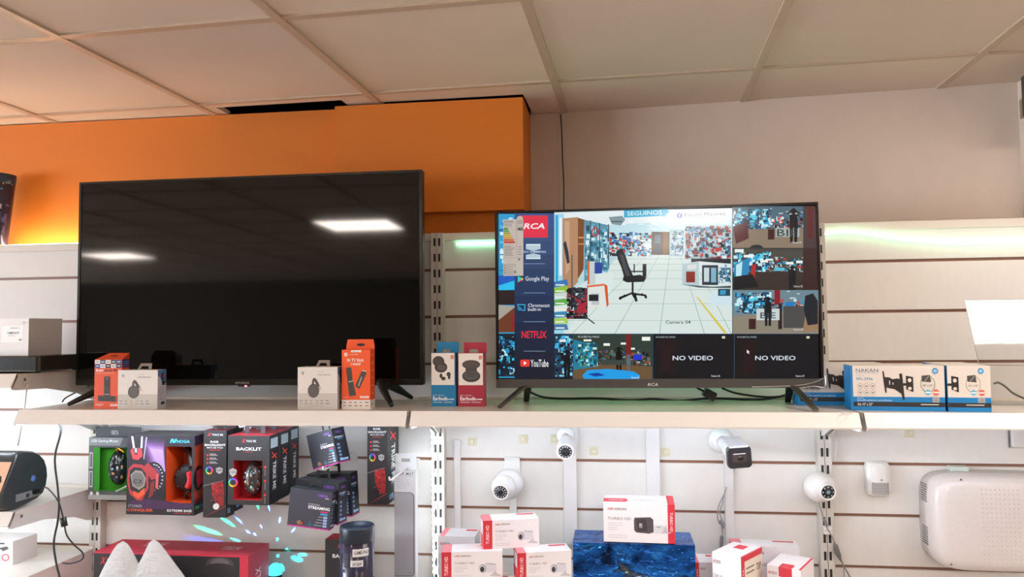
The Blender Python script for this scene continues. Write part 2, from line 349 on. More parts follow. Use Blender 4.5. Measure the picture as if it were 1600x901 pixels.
shelf(BAY+.004, 1.75, S1, 'upper white shelf carrying the blue and white bracket cartons, right edge of the photo')
shelf(-2*BAY+.004, -BAY-.004, 1.480, 'white shelf under the black receiver at the left edge of the photo')
shelf(-2*BAY+.004, -BAY-.004, 1.085, 'white shelf under the grey rounded scanner at the left edge of the photo')
shelf(-2*BAY+.004, -BAY-.004, .885, 'lowest white shelf in the bottom left corner of the photo')
shelf(-BAY+.003, -.003, .735, 'low white shelf below the hanging gaming boxes, under the red keyboard carton')
shelf(.004, BAY-.004, .84, 'low white shelf carrying the stacked red and white camera cartons')
# LED strips
def led(name, lab, pts, r, col, e, dots=None):
    m = MB(pts[0]); m.tube(pts, r, col, 'glow%.1f' % e, seg=5); t = tag(m.build(name), lab, 'light strip')
    return t
for x0, x1, lab in ((-1.12, -.05, 'cool white light strip under the shelf of the large black television'), (.05, 1.11, 'cool white light strip under the shelf of the camera feed television'),
                (1.21, 1.74, 'cool white light strip under the upper shelf at the right edge')):
    led('led_strip', lab, [Vector((x0, -.35, 1.361)), Vector((x1, -.35, 1.361))], .004, (.70, .83, 1, 1), STRIP*(.95 if x0 < 1 else .4))
led('led_strip', 'cool white light strip under the shelf of the black receiver', [Vector((-2.2, -.33, 1.464)), Vector((-1.21, -.33, 1.464))], .004, (.78, .89, 1, 1), STRIP*.8)
led('led_strip', 'cool white light strip under the shelf of the grey scanner', [Vector((-2.2, -.33, 1.069)), Vector((-1.21, -.33, 1.069))], .004, (.78, .89, 1, 1), STRIP*.9)
m = MB(P(676, 665, -.036)); r2 = random.Random(3)
m.tube([P(671, 664, -.037), P(676, 690, -.037), P(677, 760, -.037), P(678, 880, -.037), P(679, 960, -.037)], .003, 'e8f2f6', 'plastic', seg=5)
for k in range(24):
    v = 672+k*9.6; p = P(675.5+(v-672)*.012, v, -.041); m.ball(p, .0042, (.82, .94, 1, 1), 'glow30.0', seg=6, rings=4)
tag(m.build('led_strip'), 'bright vertical strip of white lights taped along the middle upright', 'light strip')
gp = [P(1289, 365, -.014), P(1315, 361.5, -.014), P(1345, 363, -.014), P(1375, 367.5, -.014), P(1410, 373, -.014), P(1450, 376, -.014), P(1500, 379, -.014), P(1550, 378, -.014), P(1612, 375.5, -.014)]
m = MB(gp[0]); m.tube(gp, .0035, (.45, 1, .62, 1), 'glow3.0', seg=6)
for k in range(64):
    s_ = k/64*(len(gp)-1); i = int(s_); f_ = s_-i; p = gp[i].lerp(gp[i+1], f_); m.ball((p.x, p.y-.003, p.z+.001), .0026, (.85, 1, .9, 1), 'glow4.0', seg=5, rings=3)
tag(m.build('led_strip'), 'sagging green light strip hung below the top edge of the far right panel', 'light strip')
led('led_strip', 'green light strip below the panel top behind the camera feed television', [P(713, 380.5, -.008), P(772, 379.5, -.008), P(1000, 373, -.008), P(1268, 365, -.008)], .003, (.3, 1, .55, 1), 4.5)
led('led_strip', 'green light strip lying behind the camera feed television', [Vector((.24, -.02, 1.445)), Vector((1.1, -.02, 1.445))], .0025, (.2, 1, .4, 1), 2.6)
led('led_strip', 'warm light strip hidden behind the panel top, glowing on the orange wall', [Vector((-2.3, .05, 1.906)), Vector((-1.22, .05, 1.908))], .005, (1, .86, .62, 1), 32.0)
led('led_strip', 'warm light strip behind the top of the large black television', [Vector((-1.19, .045, 1.88)), Vector((-.45, .045, 1.88))], .004, (1, .85, .6, 1), 10.0)
# ================================================================== THE TELEVISIONS
def bar(m, p0, p1, w0, h0, w1, h1, col, kind='plastic'):
    p0 = Vector(p0); p1 = Vector(p1); d = (p1-p0).normalized(); a = d.cross(Vector((0, 0, 1)))
    a = a.normalized() if a.length > .05 else Vector((1, 0, 0)); b_ = a.cross(d); vs = []
    for p, w_, h_ in ((p0, w0, h0), (p1, w1, h1)): vs += [p-a*w_/2-b_*h_/2, p+a*w_/2-b_*h_/2, p+a*w_/2+b_*h_/2, p-a*w_/2+b_*h_/2]
    m.add(vs, [(0, 1, 2, 3), (7, 6, 5, 4), (0, 4, 5, 1), (1, 5, 6, 2), (2, 6, 7, 3), (3, 7, 4, 0)], col, kind)
YT = -.17
o = Vector((-.57, -.15, S1))
t = thing('television', 'large switched-off black television reflecting a ceiling light, on the left shelf', 'television', o)
m = MB(o); X0, X1, Z0, Z1 = -1.134, -.0115, 1.4325, 2.079
m.rbox(X0, X1, YT, YT+.026, Z0, Z1, .004, '17150f', 'satin'); m.rbox(X0+.12, X1-.12, YT+.026, YT+.075, Z0+.03, Z0+.42, .02, '131210', 'plastic'); m.build('housing', t)
m = MB(o); m.box(X0+.009, X1-.009, YT-.0008, YT, Z0+.019, Z1-.008, '050504', 'piano'); m.build('screen', t)
m = MB(o)
for a in ((X0+.001, X0+.009, Z0+.001, Z1-.001), (X1-.009, X1-.001, Z0+.001, Z1-.001), (X0+.009, X1-.009, Z1-.008, Z1-.001), (X0+.009, X1-.009, Z0+.001, Z0+.019)):
    m.box(a[0], a[1], YT-.003, YT, a[2], a[3], '1d1a15', 'gloss')
m.onpx(YT-.0032); m.text('HYUNDAI', 368, 596.2, 389, 599.6, 'b9b4ab', .01); bz = m.build('bezel', t)
m = MB(o); a = P(372, 604, YT); m.box(a.x, a.x+.035, YT-.001, YT+.01, Z0-.004, Z0, '4a2a2a', 'plastic'); m.box(a.x+.022, a.x+.029, YT-.0015, YT, Z0-.0045, Z0-.0005, (1, .12, .22, 1), 'glow3.0'); m.build('indicator_light', bz)
for sx, ax in ((-1, -1.0), (1, -.145)):
    m = MB(o); tx = ax+sx*.075
    if sx < 0: tx = -1.082
    else: tx = -.078
    m.tube([(ax, YT+.012, Z0+.01), (ax+(tx-ax)*.35, YT-.035, Z0-.012), (tx, -.272, S1+.006)], [.016, .015, .0145, .0135, .013, .0125, .012, .011, .010, .009, .008, .007, .006], '1b1a18', 'plastic', seg=8)
    m.tube([(ax, YT+.012, Z0+.01), (ax+(tx-ax)*.45, YT+.06, Z0-.012), (tx, -.048, S1+.0065)], [.017, .016, .0155, .015, .0145, .014, .0135, .013, .011, .009, .008, .007, .006], '1b1d1c', 'plastic', seg=8)
    m.build('foot', t)
# ---- television with the camera feeds
YT = -.212
o = Vector((.665, -.19, S1))
t = thing('television', 'television switched on, showing a grid of shop camera feeds and an app menu', 'television', o)
m = MB(o); X0, X1, Z0, Z1 = .2145, 1.1165, 1.4275, 1.9375
m.rbox(X0, X1, YT+.009, YT+.026, Z0, Z1, .003, '24211f', 'satin'); m.rbox(X0+.1, X1-.1, YT+.026, YT+.065, Z0+.02, Z0+.36, .02, '1d1b1a', 'plastic'); m.build('housing', t)
m = MB(o)
for a in ((X0, X0+.006, Z0+.024, Z1), (X1-.006, X1, Z0+.024, Z1), (X0+.006, X1-.006, Z1-.007, Z1)): m.box(a[0], a[1], YT-.002, YT+.009, a[2], a[3], '1c1a19', 'gloss')
m.box(X0, X1, YT-.004, YT+.009, Z0, Z0+.025, '4d4946', 'satin')
m.onpx(YT-.0042); m.text('RCA', 1012, 598.2, 1028, 603.0, 'e8e6e2', .02, .2); m.build('bezel', t)
m = MB(o)   # crumpled protective film left on the right edge
fx = [(X1-.05, Z0+.004), (X1-.02, Z0+.010), (X1+.001, Z0+.022)]
m.tube([(X1-.19, YT-.005, Z0+.003), (X1-.08, YT-.0055, Z0+.006), (X1-.03, YT-.006, Z0+.014), (X1-.002, YT-.006, Z0+.026)], .0016, 'd6d2cf', 'metal', seg=5)
m.tube([(X1-.07, YT-.006, Z0-.001), (X1-.03, YT-.007, Z0+.004), (X1+.003, YT-.006, Z0+.003), (X1+.004, YT-.004, Z0+.035)], .0022, 'cfcbc8', 'metal', seg=5)
m.tube([(X1+.001, YT+.002, Z0+.02), (X1+.003, YT+.002, Z0+.2), (X1+.001, YT+.002, Z1-.02)], .0014, '9c9691', 'metal', seg=5)
m.build('protective_film', t)
for sx, px, tip, rear in ((-1, 822, (780, 636), (823, 621)), (1, 1238, (1276, 641), (1226, 629))):
    m = MB(o); a = P(px, 603, YT); b_ = PZ(tip[0], tip[1], S1+.004); r_ = Vector((a.x+.012*sx, -.10, S1+.004))
    bar(m, (a.x, YT+.008, Z0+.008), b_, .018, .008, .013, .006, '8d8177', 'metal')
    bar(m, (a.x-.004*sx, YT+.010, Z0+.008), r_, .022, .010, .016, .008, '3f3a36', 'metal'); m.build('foot', t)
# ---- the picture
m = MB(o); m.box(X0+.006, X1-.006, YT+.0068, YT+.0088, Z0+.025, Z1-.007, '050505', 'screen', skip='LRTDB')
m.onpx(YT+.0066, 'screen'); m.dn = 2.6e-6; R_ = m.rect
def q4(a, b_, c_, d, col): m.poly([a, b_, c_, d], col)
L_, B_ = 779, 590
R_(866, 330, 1144, 521, 'b9d7dc')
# main feed: white shop, floor tiles
q4((866, 521), (866, 470), (1000, 385), (1144, 521), 'cfe3e4'); q4((885, 521), (960, 405), (1144, 405), (1144, 521), 'd9e6e2'); q4((960, 405), (1000, 380), (1144, 380), (1144, 405), 'd4e4e2')
q4((866, 331), (1144, 325), (1144, 352), (866, 372), 'e3eef2'); q4((940, 352), (1144, 340), (1144, 362), (950, 368), 'bfe0ea')
clutter(m, 960, 345, 1142, 358, ['eef8fb', 'd2eaf2', 'a9d3e0'], 40, 3, 14, 5, .25)
for x0, x1 in ((1010, 894), (1030, 960), (1046, 1030), (1062, 1100), (1080, 1142)): q4((x0, 398), (x0+.5, 398), (x1+1, 521), (x1, 521), '8fa6a4')
for y_ in (404, 412, 422, 435, 452, 474, 500): R_(905 if y_ < 440 else 886, y_, 1144, y_+.6, 'a4b8b5')
R_(866, 334, 881, 521, '9fd8ea'); R_(868, 336, 872, 440, '2aa7d8'); R_(874, 340, 878, 430, 'e6f6fb')
q4((879, 341), (903, 339), (903, 440), (879, 468), 'b58a68'); q4((903, 340), (913, 343), (912, 420), (903, 436), '7a4a2e'); q4((882, 345), (890, 345), (890, 420), (884, 430), 'c9a385')
R_(904, 370, 912, 372, 'e8a060'); R_(904, 380, 912, 382, 'd08848')
q4((913, 343), (952, 352), (952, 420), (913, 440), '5a93a8'); clutter(m, 914, 350, 950, 430, ['2f6d85', '8fd0e2', '3f86a0', 'd8eef4', '1d4a60', '63b6d0'], 90, 2, 9, 6, 1.6)
R_(922, 344, 923.5, 430, '2a4a58'); R_(936, 348, 937.5, 425, '2a4a58'); R_(950, 350, 951.5, 415, '33535f')
m.ring(930, 362, 6, 8, .35, 'b04a55')
clutter(m, 950, 362, 1018, 400, ['b8303a', '2a6fb0', '1f2f3c', 'e6f2f4', '3fa0c8', 'd85a3a', '10202c', '8ac4d4'], 160, 2, 9, 7)
R_(1018, 362, 1046, 398, '5d4634'); R_(1021, 364, 1034, 396, '3b4d58'); R_(1023, 367, 1032, 380, '5d7482'); R_(1036, 362, 1044, 397, '7c5a3e')
R_(1046, 358, 1068, 400, 'a9c9d2'); clutter(m, 1047, 360, 1068, 398, ['e9f4f6', '4d7f92', '1f3440', 'c8e0e6', '2a84b4'], 60, 2, 6, 8)
R_(1070, 352, 1142, 404, 'a8c2cc'); clutter(m, 1070, 352, 1142, 404, ['8f2a2c', '1b2830', '5c1e22', 'd9e9ee', '2f5f7a', '3c8fc0', 'c03a38', '0f181e'], 150, 2, 10, 9)
q4((1080, 404), (1142, 404), (1142, 418), (1080, 424), '15222c')
q4((1066, 412), (1092, 408), (1142, 412), (1142, 446), 'dfe9ea'); q4((1066, 412), (1092, 409), (1092, 448), (1066, 444), 'b7cdd2')
R_(1072, 424, 1086, 441, '8a2a24'); q4((1074, 414), (1088, 413), (1088, 420), (1074, 421), 'd9e0e0'); R_(1097, 414, 1122, 445, '2b3a44'); R_(1100, 418, 1108, 440, 'c9d8dc'); R_(1111, 418, 1119, 441, '7fb2cc')
R_(1124, 418, 1142, 440, '3a6f8e'); clutter(m, 1120, 412, 1142, 442, ['1b2a34', '5fa0c0', 'd0e2e6'], 30, 2, 6, 10); q4((1064, 444), (1092, 449), (1142, 446), (1142, 450), '4a5a60')
R_(1110, 455, 1142, 477, 'cfe6ee'); R_(1122, 451, 1141, 462, '1f4658'); R_(1125, 453, 1134, 460, '3c9acb')
q4((1088, 464), (1090, 463.5), (1136, 520), (1131, 520), 'd9c84e')
# shop boxes, bags
for k, cc in enumerate(['3d78b8', '8fc23c', 'c8d8d4', '5fae48', 'dfe8e0', '3a87b0', 'a8cc58', '4478a8']): q4((866, 440+k*9.5), (886, 436+k*10), (888, 445+k*10), (866, 449+k*9.5), cc)
for k in range(8): R_(868, 444+k*9.6, 882, 446+k*9.6, 'e9f2ee')
R_(918, 408, 930, 444, 'c5d0ce'); R_(918, 408, 921, 444, 'd8632f'); R_(929, 410, 941, 427, '2346a0')
q4((930, 428), (958, 424), (958, 450), (932, 470), 'dce8e6'); q4((917, 446), (944, 443), (948, 478), (917, 482), 'e0e4e0'); q4((944, 443), (949, 446), (951, 476), (948, 480), 'd9572a'); q4((917, 446), (944, 443), (944, 446), (917, 449), 'dc6a3a')
R_(924, 458, 936, 476, 'b9c4c4'); R_(926, 461, 934, 470, '6a7a7c'); R_(920, 460, 935, 470, '1d2226')
clutter(m, 885, 448, 918, 498, ['14161c', '1f232c', '2c3038', 'a82a3a', '0c0e12', '3c414c'], 130, 3, 10, 11); q4((904, 476), (918, 470), (912, 492), (900, 488), 'a82438')
m.poly([(880, 380), (884, 376), (888, 392), (890, 410), (886, 412), (883, 396)], '2c3440'); R_(893, 398, 894.5, 455, '3c444c')
q4((905, 488), (907, 487), (930, 505), (928, 506), '3c444c')
# gaming chair
m.poly([(964, 391), (971, 388), (977, 398), (982, 414), (990, 432), (984, 438), (976, 436), (971, 418), (965, 404)], '15181e')
m.poly([(968, 396), (974, 399), (980, 418), (986, 434), (980, 434), (973, 416)], '3f444c')
m.poly([(974, 432), (1000, 429), (1010, 433), (1006, 440), (980, 441), (973, 438)], '14171d'); R_(985, 423, 1006, 425, '20242c'); R_(1004, 412, 1010, 432, '1a1d24'); R_(990, 412, 992, 426, '1a1d24')
R_(987, 440, 990, 458, '14171d'); q4((967, 464), (988, 456), (990, 458), (970, 467), '14171d'); q4((988, 457), (1010, 460), (1010, 463), (988, 460), '14171d'); q4((985, 457), (993, 457), (996, 468), (992, 468), '14171d')
for a_, b2 in ((969, 466), (994, 469), (1009, 464), (976, 462), (1003, 460)): m.ell(a_, b2, 2.2, 2.2, '0e1014', 10)
# a ceiling unit and the sign at the top of the feed
m.poly([(951, 339), (972, 337), (977, 343), (970, 352), (956, 350)], '7f97a0'); R_(955, 345, 972, 347, '4a5f68')
m.poly([(975, 328.5), (1036, 325), (1036, 322.5), (1046, 330), (1037, 340), (1036, 337), (975, 340)], '35aed3')
m.textpoly('SEGUINOS', (980, 330.5), (1034, 328), (1034, 335), (980, 337), 'eaf9fd', .01)
m.ell(1062, 336.5, 4.4, 4.4, '1d4fae'); m.text('f', 1060.6, 333.6, 1063.6, 339.6, 'ffffff', .02)
m.textpoly('Electro Misiones', (1070, 333), (1133, 330), (1133, 336), (1070, 338.5), '083454', 0)
m.text('Camera 04', 1040, 500.5, 1079, 505.5, '1c2426', .015)
# column of three feeds
def feed(x0, y0, x1, y1, base, fl, seed, dark):
    R_(x0, y0, x1, y1, base); hm = y0+(y1-y0)*.45; q4((x0, y1), (x0, y1-(y1-y0)*.42), (x1, hm+3), (x1, y1), fl)
    clutter(m, x0, y0+3, x0+(x1-x0)*.45, hm+6, ['2aa6d6', '0f4a78', '53d0e8', '123048', 'c8eef6', '1a2c3c'], 90, 2, 12, seed)
    clutter(m, x0+(x1-x0)*.4, y0+(y1-y0)*.2, x1-4, hm+6, ['1d3242', 'c04038', '3c90b8', 'dce8ea', '14202a', '6a7c84'], 70, 2, 8, seed+1)
    clutter(m, x0+8, y0+1, x1-6, y0+(y1-y0)*.2, ['e6f4f4', base, base, base], 16, 4, 12, seed+2, .3)
def man(cx, top, h, col='15181c'):
    m.ell(cx, top+h*.09, h*.075, h*.09, col, 14)
    m.poly([(cx-h*.11, top+h*.20), (cx-h*.05, top+h*.17), (cx+h*.05, top+h*.17), (cx+h*.11, top+h*.20), (cx+h*.13, top+h*.55), (cx-h*.13, top+h*.55)], col)
    for sx in (-1, 1): m.poly([(cx+sx*h*.10, top+h*.20), (cx+sx*h*.21, top+h*.15), (cx+sx*h*.07, top+h*.05), (cx+sx*h*.05, top+h*.09), (cx+sx*h*.15, top+h*.155), (cx+sx*h*.07, top+h*.26)], col)
    q4((cx-h*.12, top+h*.5), (cx-h*.01, top+h*.5), (cx-h*.02, top+h), (cx-h*.10, top+h), col); q4((cx+h*.01, top+h*.5), (cx+h*.12, top+h*.5), (cx+h*.10, top+h), (cx+h*.02, top+h), col)
feed(1145, 322, 1278, 387, '4c6878', '8a7a68', 20, 0); R_(1255, 322, 1278, 387, '4a3a3c'); R_(1263, 322, 1270, 372, '6a2428'); R_(1212, 356, 1249, 370, 'aab4b2'); R_(1200, 358, 1210, 374, '3a1c1e')
q4((1145, 354), (1168, 346), (1170, 372), (1150, 381), '54262a'); man(1240, 325, 54)
m.text('BIE', 1214, 358, 1246, 369, '3a4448', .02); m.text('Camera 01', 1237, 377, 1252, 380, 'e8eaea'); m.ell(1182, 388, 11, 6, '202830', 14)
R_(1145, 387, 1278, 453, '383a38'); feed(1145, 390, 1278, 453, '4a4a44', '3a302a', 30, 0); R_(1255, 388, 1279, 453, '3c2624'); man(1238, 414, 42, '17191c')
for a_ in ((1148, 389, 1162, 394), (1162, 398, 1176, 402), (1188, 406, 1200, 410), (1228, 409, 1240, 413), (1244, 407, 1254, 411), (1196, 404, 1208, 407)): R_(*a_, 'e8f2ee')
q4((1147, 412), (1172, 402), (1168, 440), (1147, 444), '2a86b8'); q4((1150, 414), (1160, 408), (1158, 436), (1150, 440), 'bfe8f4'); q4((1174, 414), (1182, 412), (1178, 444), (1172, 444), 'b02c28'); R_(1210, 418, 1226, 423, '58c4d8')
q4((1147, 432), (1176, 428), (1185, 448), (1147, 452), '17191c'); m.text('Camera 02', 1240, 445.5, 1254, 448.5, 'e8eaea')
feed(1145, 453, 1279, 521, '6c8894', '8c8474', 40, 0); R_(1210, 453, 1219, 476, '8a1c28'); R_(1216, 474, 1222, 514, '2c1c20'); R_(1228, 472, 1240, 479, '1c7cc8'); R_(1182, 482, 1218, 500, 'c8d4d4'); R_(1170, 498, 1181, 514, '3c1e1c')
R_(1224, 478, 1262, 512, '4c4c4c'); q4((1260, 484), (1279, 478), (1279, 516), (1254, 518), '9a7c5c'); m.poly([(1258, 462), (1270, 458), (1278, 470), (1278, 506), (1262, 508), (1256, 484)], '20242a')
man(1200, 463, 46, '14181e'); m.text('BIE', 1188, 488, 1212, 497, '39444a', .02); m.text('Camera 03', 1240, 513, 1255, 516, 'e8eaea')
# bottom row
R_(779, 521, 1279, 598, '0a1016')
for a_, bb in ((779, 804), (866, 895)):
    R_(a_, 522, bb, 590, '17324a'); clutter(m, a_, 524, bb, 588, ['1e6fa8', '0b1420', '3cb4e0', '88d8ee', '0d0f14', '2a4a60', 'c8e4ec'], 80, 2, 9, a_)
man(886, 546, 44, '0b0d12'); R_(874, 530, 884, 534, 'dfeeee')
R_(896, 522, 1019, 594, '2c3c34'); q4((896, 594), (896, 566), (1019, 572), (1019, 594), '6b5236'); q4((896, 530), (934, 540), (934, 572), (896, 578), '1f7c98')
clutter(m, 898, 534, 934, 572, ['2aa6c0', 'c8ecee', '0e2c38', '3f7c60', '124a5c', '6cd0d8'], 70, 2, 9, 50); clutter(m, 934, 546, 1016, 570, ['14201e', '3c5854', '8c4a3c', '2a4a6c', 'b4c0b8', '0c1214', '5a6a60'], 90, 2, 8, 51)
for a_ in ((1003, 526, 1016, 532), (943, 536, 953, 540), (970, 535, 980, 538), (912, 530, 924, 533), (984, 543, 992, 546)): R_(*a_, 'f0f6ee')
R_(978, 522, 986, 572, '7a1a1c'); R_(990, 554, 1003, 562, '1c34d0'); man(967, 541, 38, '07090b'); R_(940, 562, 990, 570, '3a4440'); man(982, 553, 26, '5a6a70')
m.poly([(910, 586), (918, 578), (950, 576), (990, 580), (1000, 586), (998, 592), (930, 594), (912, 591)], '1c9ee8'); m.poly([(918, 584), (934, 582), (946, 586), (930, 588)], '0b3c9a')
m.text('Camera 05', 986, 588, 999, 591, 'f0f6f6'); m.text('03-12-2022 Thu 19:42:33', 903, 524.5, 936, 527.3, 'dfe6e6')
for x0, x1, c0, tx in ((1021, 1147, 1051, 'Camera 06'), (1148, 1279, 1180, 'Camera 07')):
    R_(x0, 522.5, x1, 596, '0f1116'); R_(x0+8, 530, x0+34, 585, '1c0f12'); R_(x0+14, 540, x0+28, 580, '241013')
    m.text('NO VIDEO', c0, 555.5, c0+63, 562.6, 'dfe6f4', .03); m.text('03-12-2022 Thu 19:42:33', x0+4, 525, x0+34, 527.6, 'c8d2da'); R_(x1-19, 525, x1-14, 528.5, 'd8dcb8'); m.text(tx, x1-36, 585.5, x1-22, 588.5, 'e4e8ec')
m.poly([(1167, 546), (1167, 552), (1168.5, 550.6), (1170, 553), (1170.8, 552.4), (1169.6, 550), (1171.3, 549.6)], 'f4f4f4')
for a_ in ((1019.6, 521, 1020.4, 597), (1147, 521, 1147.8, 597), (895, 521, 895.7, 594), (1144, 322, 1144.8, 521), (779, 521, 1279, 521.8)): R_(*a_, '3a5a78')
# left edge of the feed, menu column
R_(779, 334, 804, 590, '2a9ed0')
clutter(m, 779, 336, 804, 440, ['56c8ec', '9fe0f4', '1c86c4', 'd4f0f8', '2068b0'], 60, 3, 12, 60); R_(779, 430, 804, 452, '1c5cc0'); q4((779, 446), (804, 438), (804, 452), (779, 454), '26c0f0'); R_(779, 453, 804, 476, '2a1c1e')
q4((779, 476), (804, 478), (804, 482), (779, 500), 'a8a096'); q4((779, 500), (804, 480), (804, 519), (779, 519), '6e3a24'); R_(799, 490, 804, 516, '8a2620'); R_(779, 521, 804, 588, '10202e')
clutter(m, 779, 524, 804, 586, ['1e8cc0', '0b1420', '3cc4f0', 'a8e4f4', '0d0f14', '1a3c58'], 60, 2, 9, 61)
for k in range(12): R_(804, 333+k*21.5, 866, 333+(k+1)*21.5+.2, ['36538a', '34507f', '314b77', '2c446c', '283e64', '24385c', '203254', '1c2c4a', '1a2742', '18223a', '171e33', '151a2c'][k])
R_(815, 336.5, 856, 371, 'e0304c'); m.text('RCA', 818, 348.5, 851, 357.5, 'f6f2f2', .05, .2)
for k in range(13): R_(822+k*1.75, 382, 823.2+k*1.75, 392-abs(k-6)*.5, 'd4ecf6'); R_(822+k*1.75, 395.5+abs(k-6)*.4, 823.2+k*1.75, 404, 'd4ecf6')
R_(822, 381, 844.5, 383, 'd4ecf6'); R_(822, 402.5, 844.5, 404.5, 'd4ecf6'); m.text('MICRO DIMMING', 808, 391.6, 853, 394.8, 'c8dcec', .02)
for y_ in (411.5, 457, 502, 548): R_(818, y_, 852, y_+.7, '8fa6c8')
m.poly([(809, 431), (809, 441), (814, 436)], '2bc4f0'); m.poly([(809, 431), (814, 436), (816, 434)], '3cd070'); m.poly([(809, 441), (814, 436), (816, 438)], 'e84a50'); m.poly([(814, 436), (816, 434), (818, 436), (816, 438)], 'f4c030')
m.text('Google Play', 821, 431.5, 858, 440.5, 'dfe6f0', .01)
m.poly([(809, 475), (820, 475), (820, 476.2), (809, 476.2)], '36b8e8'); R_(819.4, 475, 820.6, 485, '36b8e8'); R_(808.4, 475, 809.6, 478, '36b8e8'); R_(816, 484, 820.6, 485.2, '36b8e8')
for q_ in (2.2, 4.4, 6.6): m.poly([(809+q_*math.cos(t_), 485-q_*math.sin(t_)) for t_ in [k*math.pi/16 for k in range(9)]]+[(809+(q_-1)*math.cos(t_), 485-(q_-1)*math.sin(t_)) for t_ in [k*math.pi/16 for k in range(8, -1, -1)]], '36b8e8')
m.text('Chromecast', 825, 474, 859, 479.5, 'e6ecf4', .01); m.text('built-in', 825, 480.5, 845, 485.5, 'e6ecf4', .01)
m.text('NETFLIX', 815, 517, 854, 528, 'e82c3c', .045); m.rbox
m.poly([(813, 563), (814.5, 561.5), (826, 561.5), (827.5, 563), (827.5, 571), (826, 572.5), (814.5, 572.5), (813, 571)], 'ea3a30'); m.poly([(818.5, 564), (818.5, 570), (823, 567)], 'ffffff'); m.text('YouTube', 829, 561.5, 857, 573, 'f2f4f6', .02)
m.build('screen', t)
m = MB(o); m.onpx(YT-.0020, 'card'); m.n = 0; pts = [(786.5, 343), (807, 342.3), (808.5, 338.5), (812.5, 336.6), (816.5, 338.5), (817.6, 343), (817.6, 430.5), (786.5, 431)]; m.poly(pts, 'cfd0cd')
m.map_ = m.map; m.text('energia', 787.5, 344, 802, 347.5, '4a4c4c', .01); m.rect(788, 347.8, 803, 348.3, '70736f'); m.lines(788, 350, 800, 354, 2, '8a8d8a')
for k, (w_, cc) in enumerate(((7, '3c9a58'), (8.8, '5fb05a'), (10.5, 'a4bc4c'), (12.3, 'd4c040'), (14, 'dcae3c'), (16, 'd8703c'), (18, 'c8402e'))): m.poly([(787.2, 355.8+k*3.5), (787.2+w_-1.5, 355.8+k*3.5), (787.2+w_, 357.2+k*3.5), (787.2+w_-1.5, 358.7+k*3.5), (787.2, 358.7+k*3.5)], cc)
m.poly([(808.5, 357.5), (811, 355.5), (816.5, 355.5), (816.5, 359.8), (811, 359.8)], '1a1a1a'); m.text('A+', 811.5, 356, 815.5, 359.3, 'f0f0f0'); m.rect(807, 343.5, 807.4, 401, '8a8c8a'); m.lines(808.5, 344, 816, 350, 3, '8a8d8a')
m.lines(788, 384, 804, 400, 7, '6f7270', .3, random.Random(1)); m.lines(809.5, 384, 815, 400, 4, '5f6260', .2); m.rect(787.2, 402, 817, 402.4, '9a9c9a'); m.ell(811, 405, 2, 2, '7c8c8c', 12); m.ell(805, 424.5, 2, 2, '7c8c8c', 12); m.lines(791, 412, 807, 430, 7, '8a8d8a', .25, random.Random(2))
for k in range(4): m.text('8', 788, 413+k*4, 790, 415.6+k*4, '5a5c5a')
m.build('energy_label', t)
# cables behind the television
cb = [('black power cable running along the shelf behind the camera feed television', .0035, '17181a', [P(828, 612, -.13), P(848, 620, -.07), P(880, 622.5, -.055), P(930, 622, -.05), P(985, 625, -.05), P(1020, 623, -.05), P(1060, 626, -.05), P(1110, 622, -.06), P(1180, 624, -.05), P(1215, 620, -.07), P(1236, 614, -.12)]),
      ('second black cable sagging behind the right foot of the camera feed television', .003, '1b1c1e', [P(1128, 606, -.10), P(1150, 614, -.075), P(1185, 619, -.07), P(1215, 619.5, -.075), P(1262, 612, -.11)])]
for lab, r_, cc, pts in cb:
    m = MB(pts[0]); m.tube(pts, r_, cc, 'rubber'); tag(m.build('power_cable'), lab, 'cable')
a = P(1108, 616, -.07); m = MB(a); m.M = Matrix.Translation(a)@Matrix.Rotation(.5, 4, 'Y'); m.rbox(-.018, .018, -.02, .02, -.012, .014, .004, '191a1c', 'plastic'); m.M = Matrix.Identity(4)
m.tube([a+Vector((-.012, 0, .008)), P(1090, 606, -.08), P(1082, 600, -.09)], .003, '191a1c', 'rubber'); tag(m.build('power_plug'), 'black plug with short cable lying behind the camera feed television', 'plug')
pts = [P(97, 628, -.16), P(103, 621, -.15), P(120, 612, -.11), P(140, 601, -.06)]
m = MB(pts[0]); m.tube(pts, .0022, '2a2624', 'rubber'); tag(m.build('power_cable'), 'short dark cable end beside the left foot of the large black television', 'cable')
pts = [P(1553, 599, -.10), P(1560, 597.5, -.10), P(1570, 603, -.10), P(1583, 614, -.10), P(1600, 622, -.10), P(1622, 630, -.10)]
m = MB(pts[0]); m.tube(pts, .0028, '77736f', 'rubber'); tag(m.build('power_cable'), 'grey cable drooping right of the bracket cartons', 'cable')
a = PZ(1323, 645, S1+.002); m = MB(a); m.tube([a+Vector((.011*math.cos(k*math.pi/6), .011*math.sin(k*math.pi/6), 0)) for k in range(13)], .0016, 'e6e2dc', 'plastic', seg=6, curve=False)
tag(m.build('plastic_ring'), 'small white plastic ring lying on the shelf edge before the bracket cartons', 'ring')
# ================================================================== BOXES ON THE UPPER SHELF
def px_box(u0, v0, u1, v1, y):
    """left, bottom, width and height of a front standing at depth y"""
    a = P(u0, v1, y); b_ = P(u1, v1, y); c_ = P(u0, v0, y); return a.x, a.z, b_.x-a.x, c_.z-a.z
def shell(m, w_, d, h, col, side=None, top=None, kind='card'):
    m.box(0, w_, 0, d, 0, h, col, kind, skip='T'); m.box(0, w_, 0, d, h-1e-4, h, top or col, kind, skip='D')
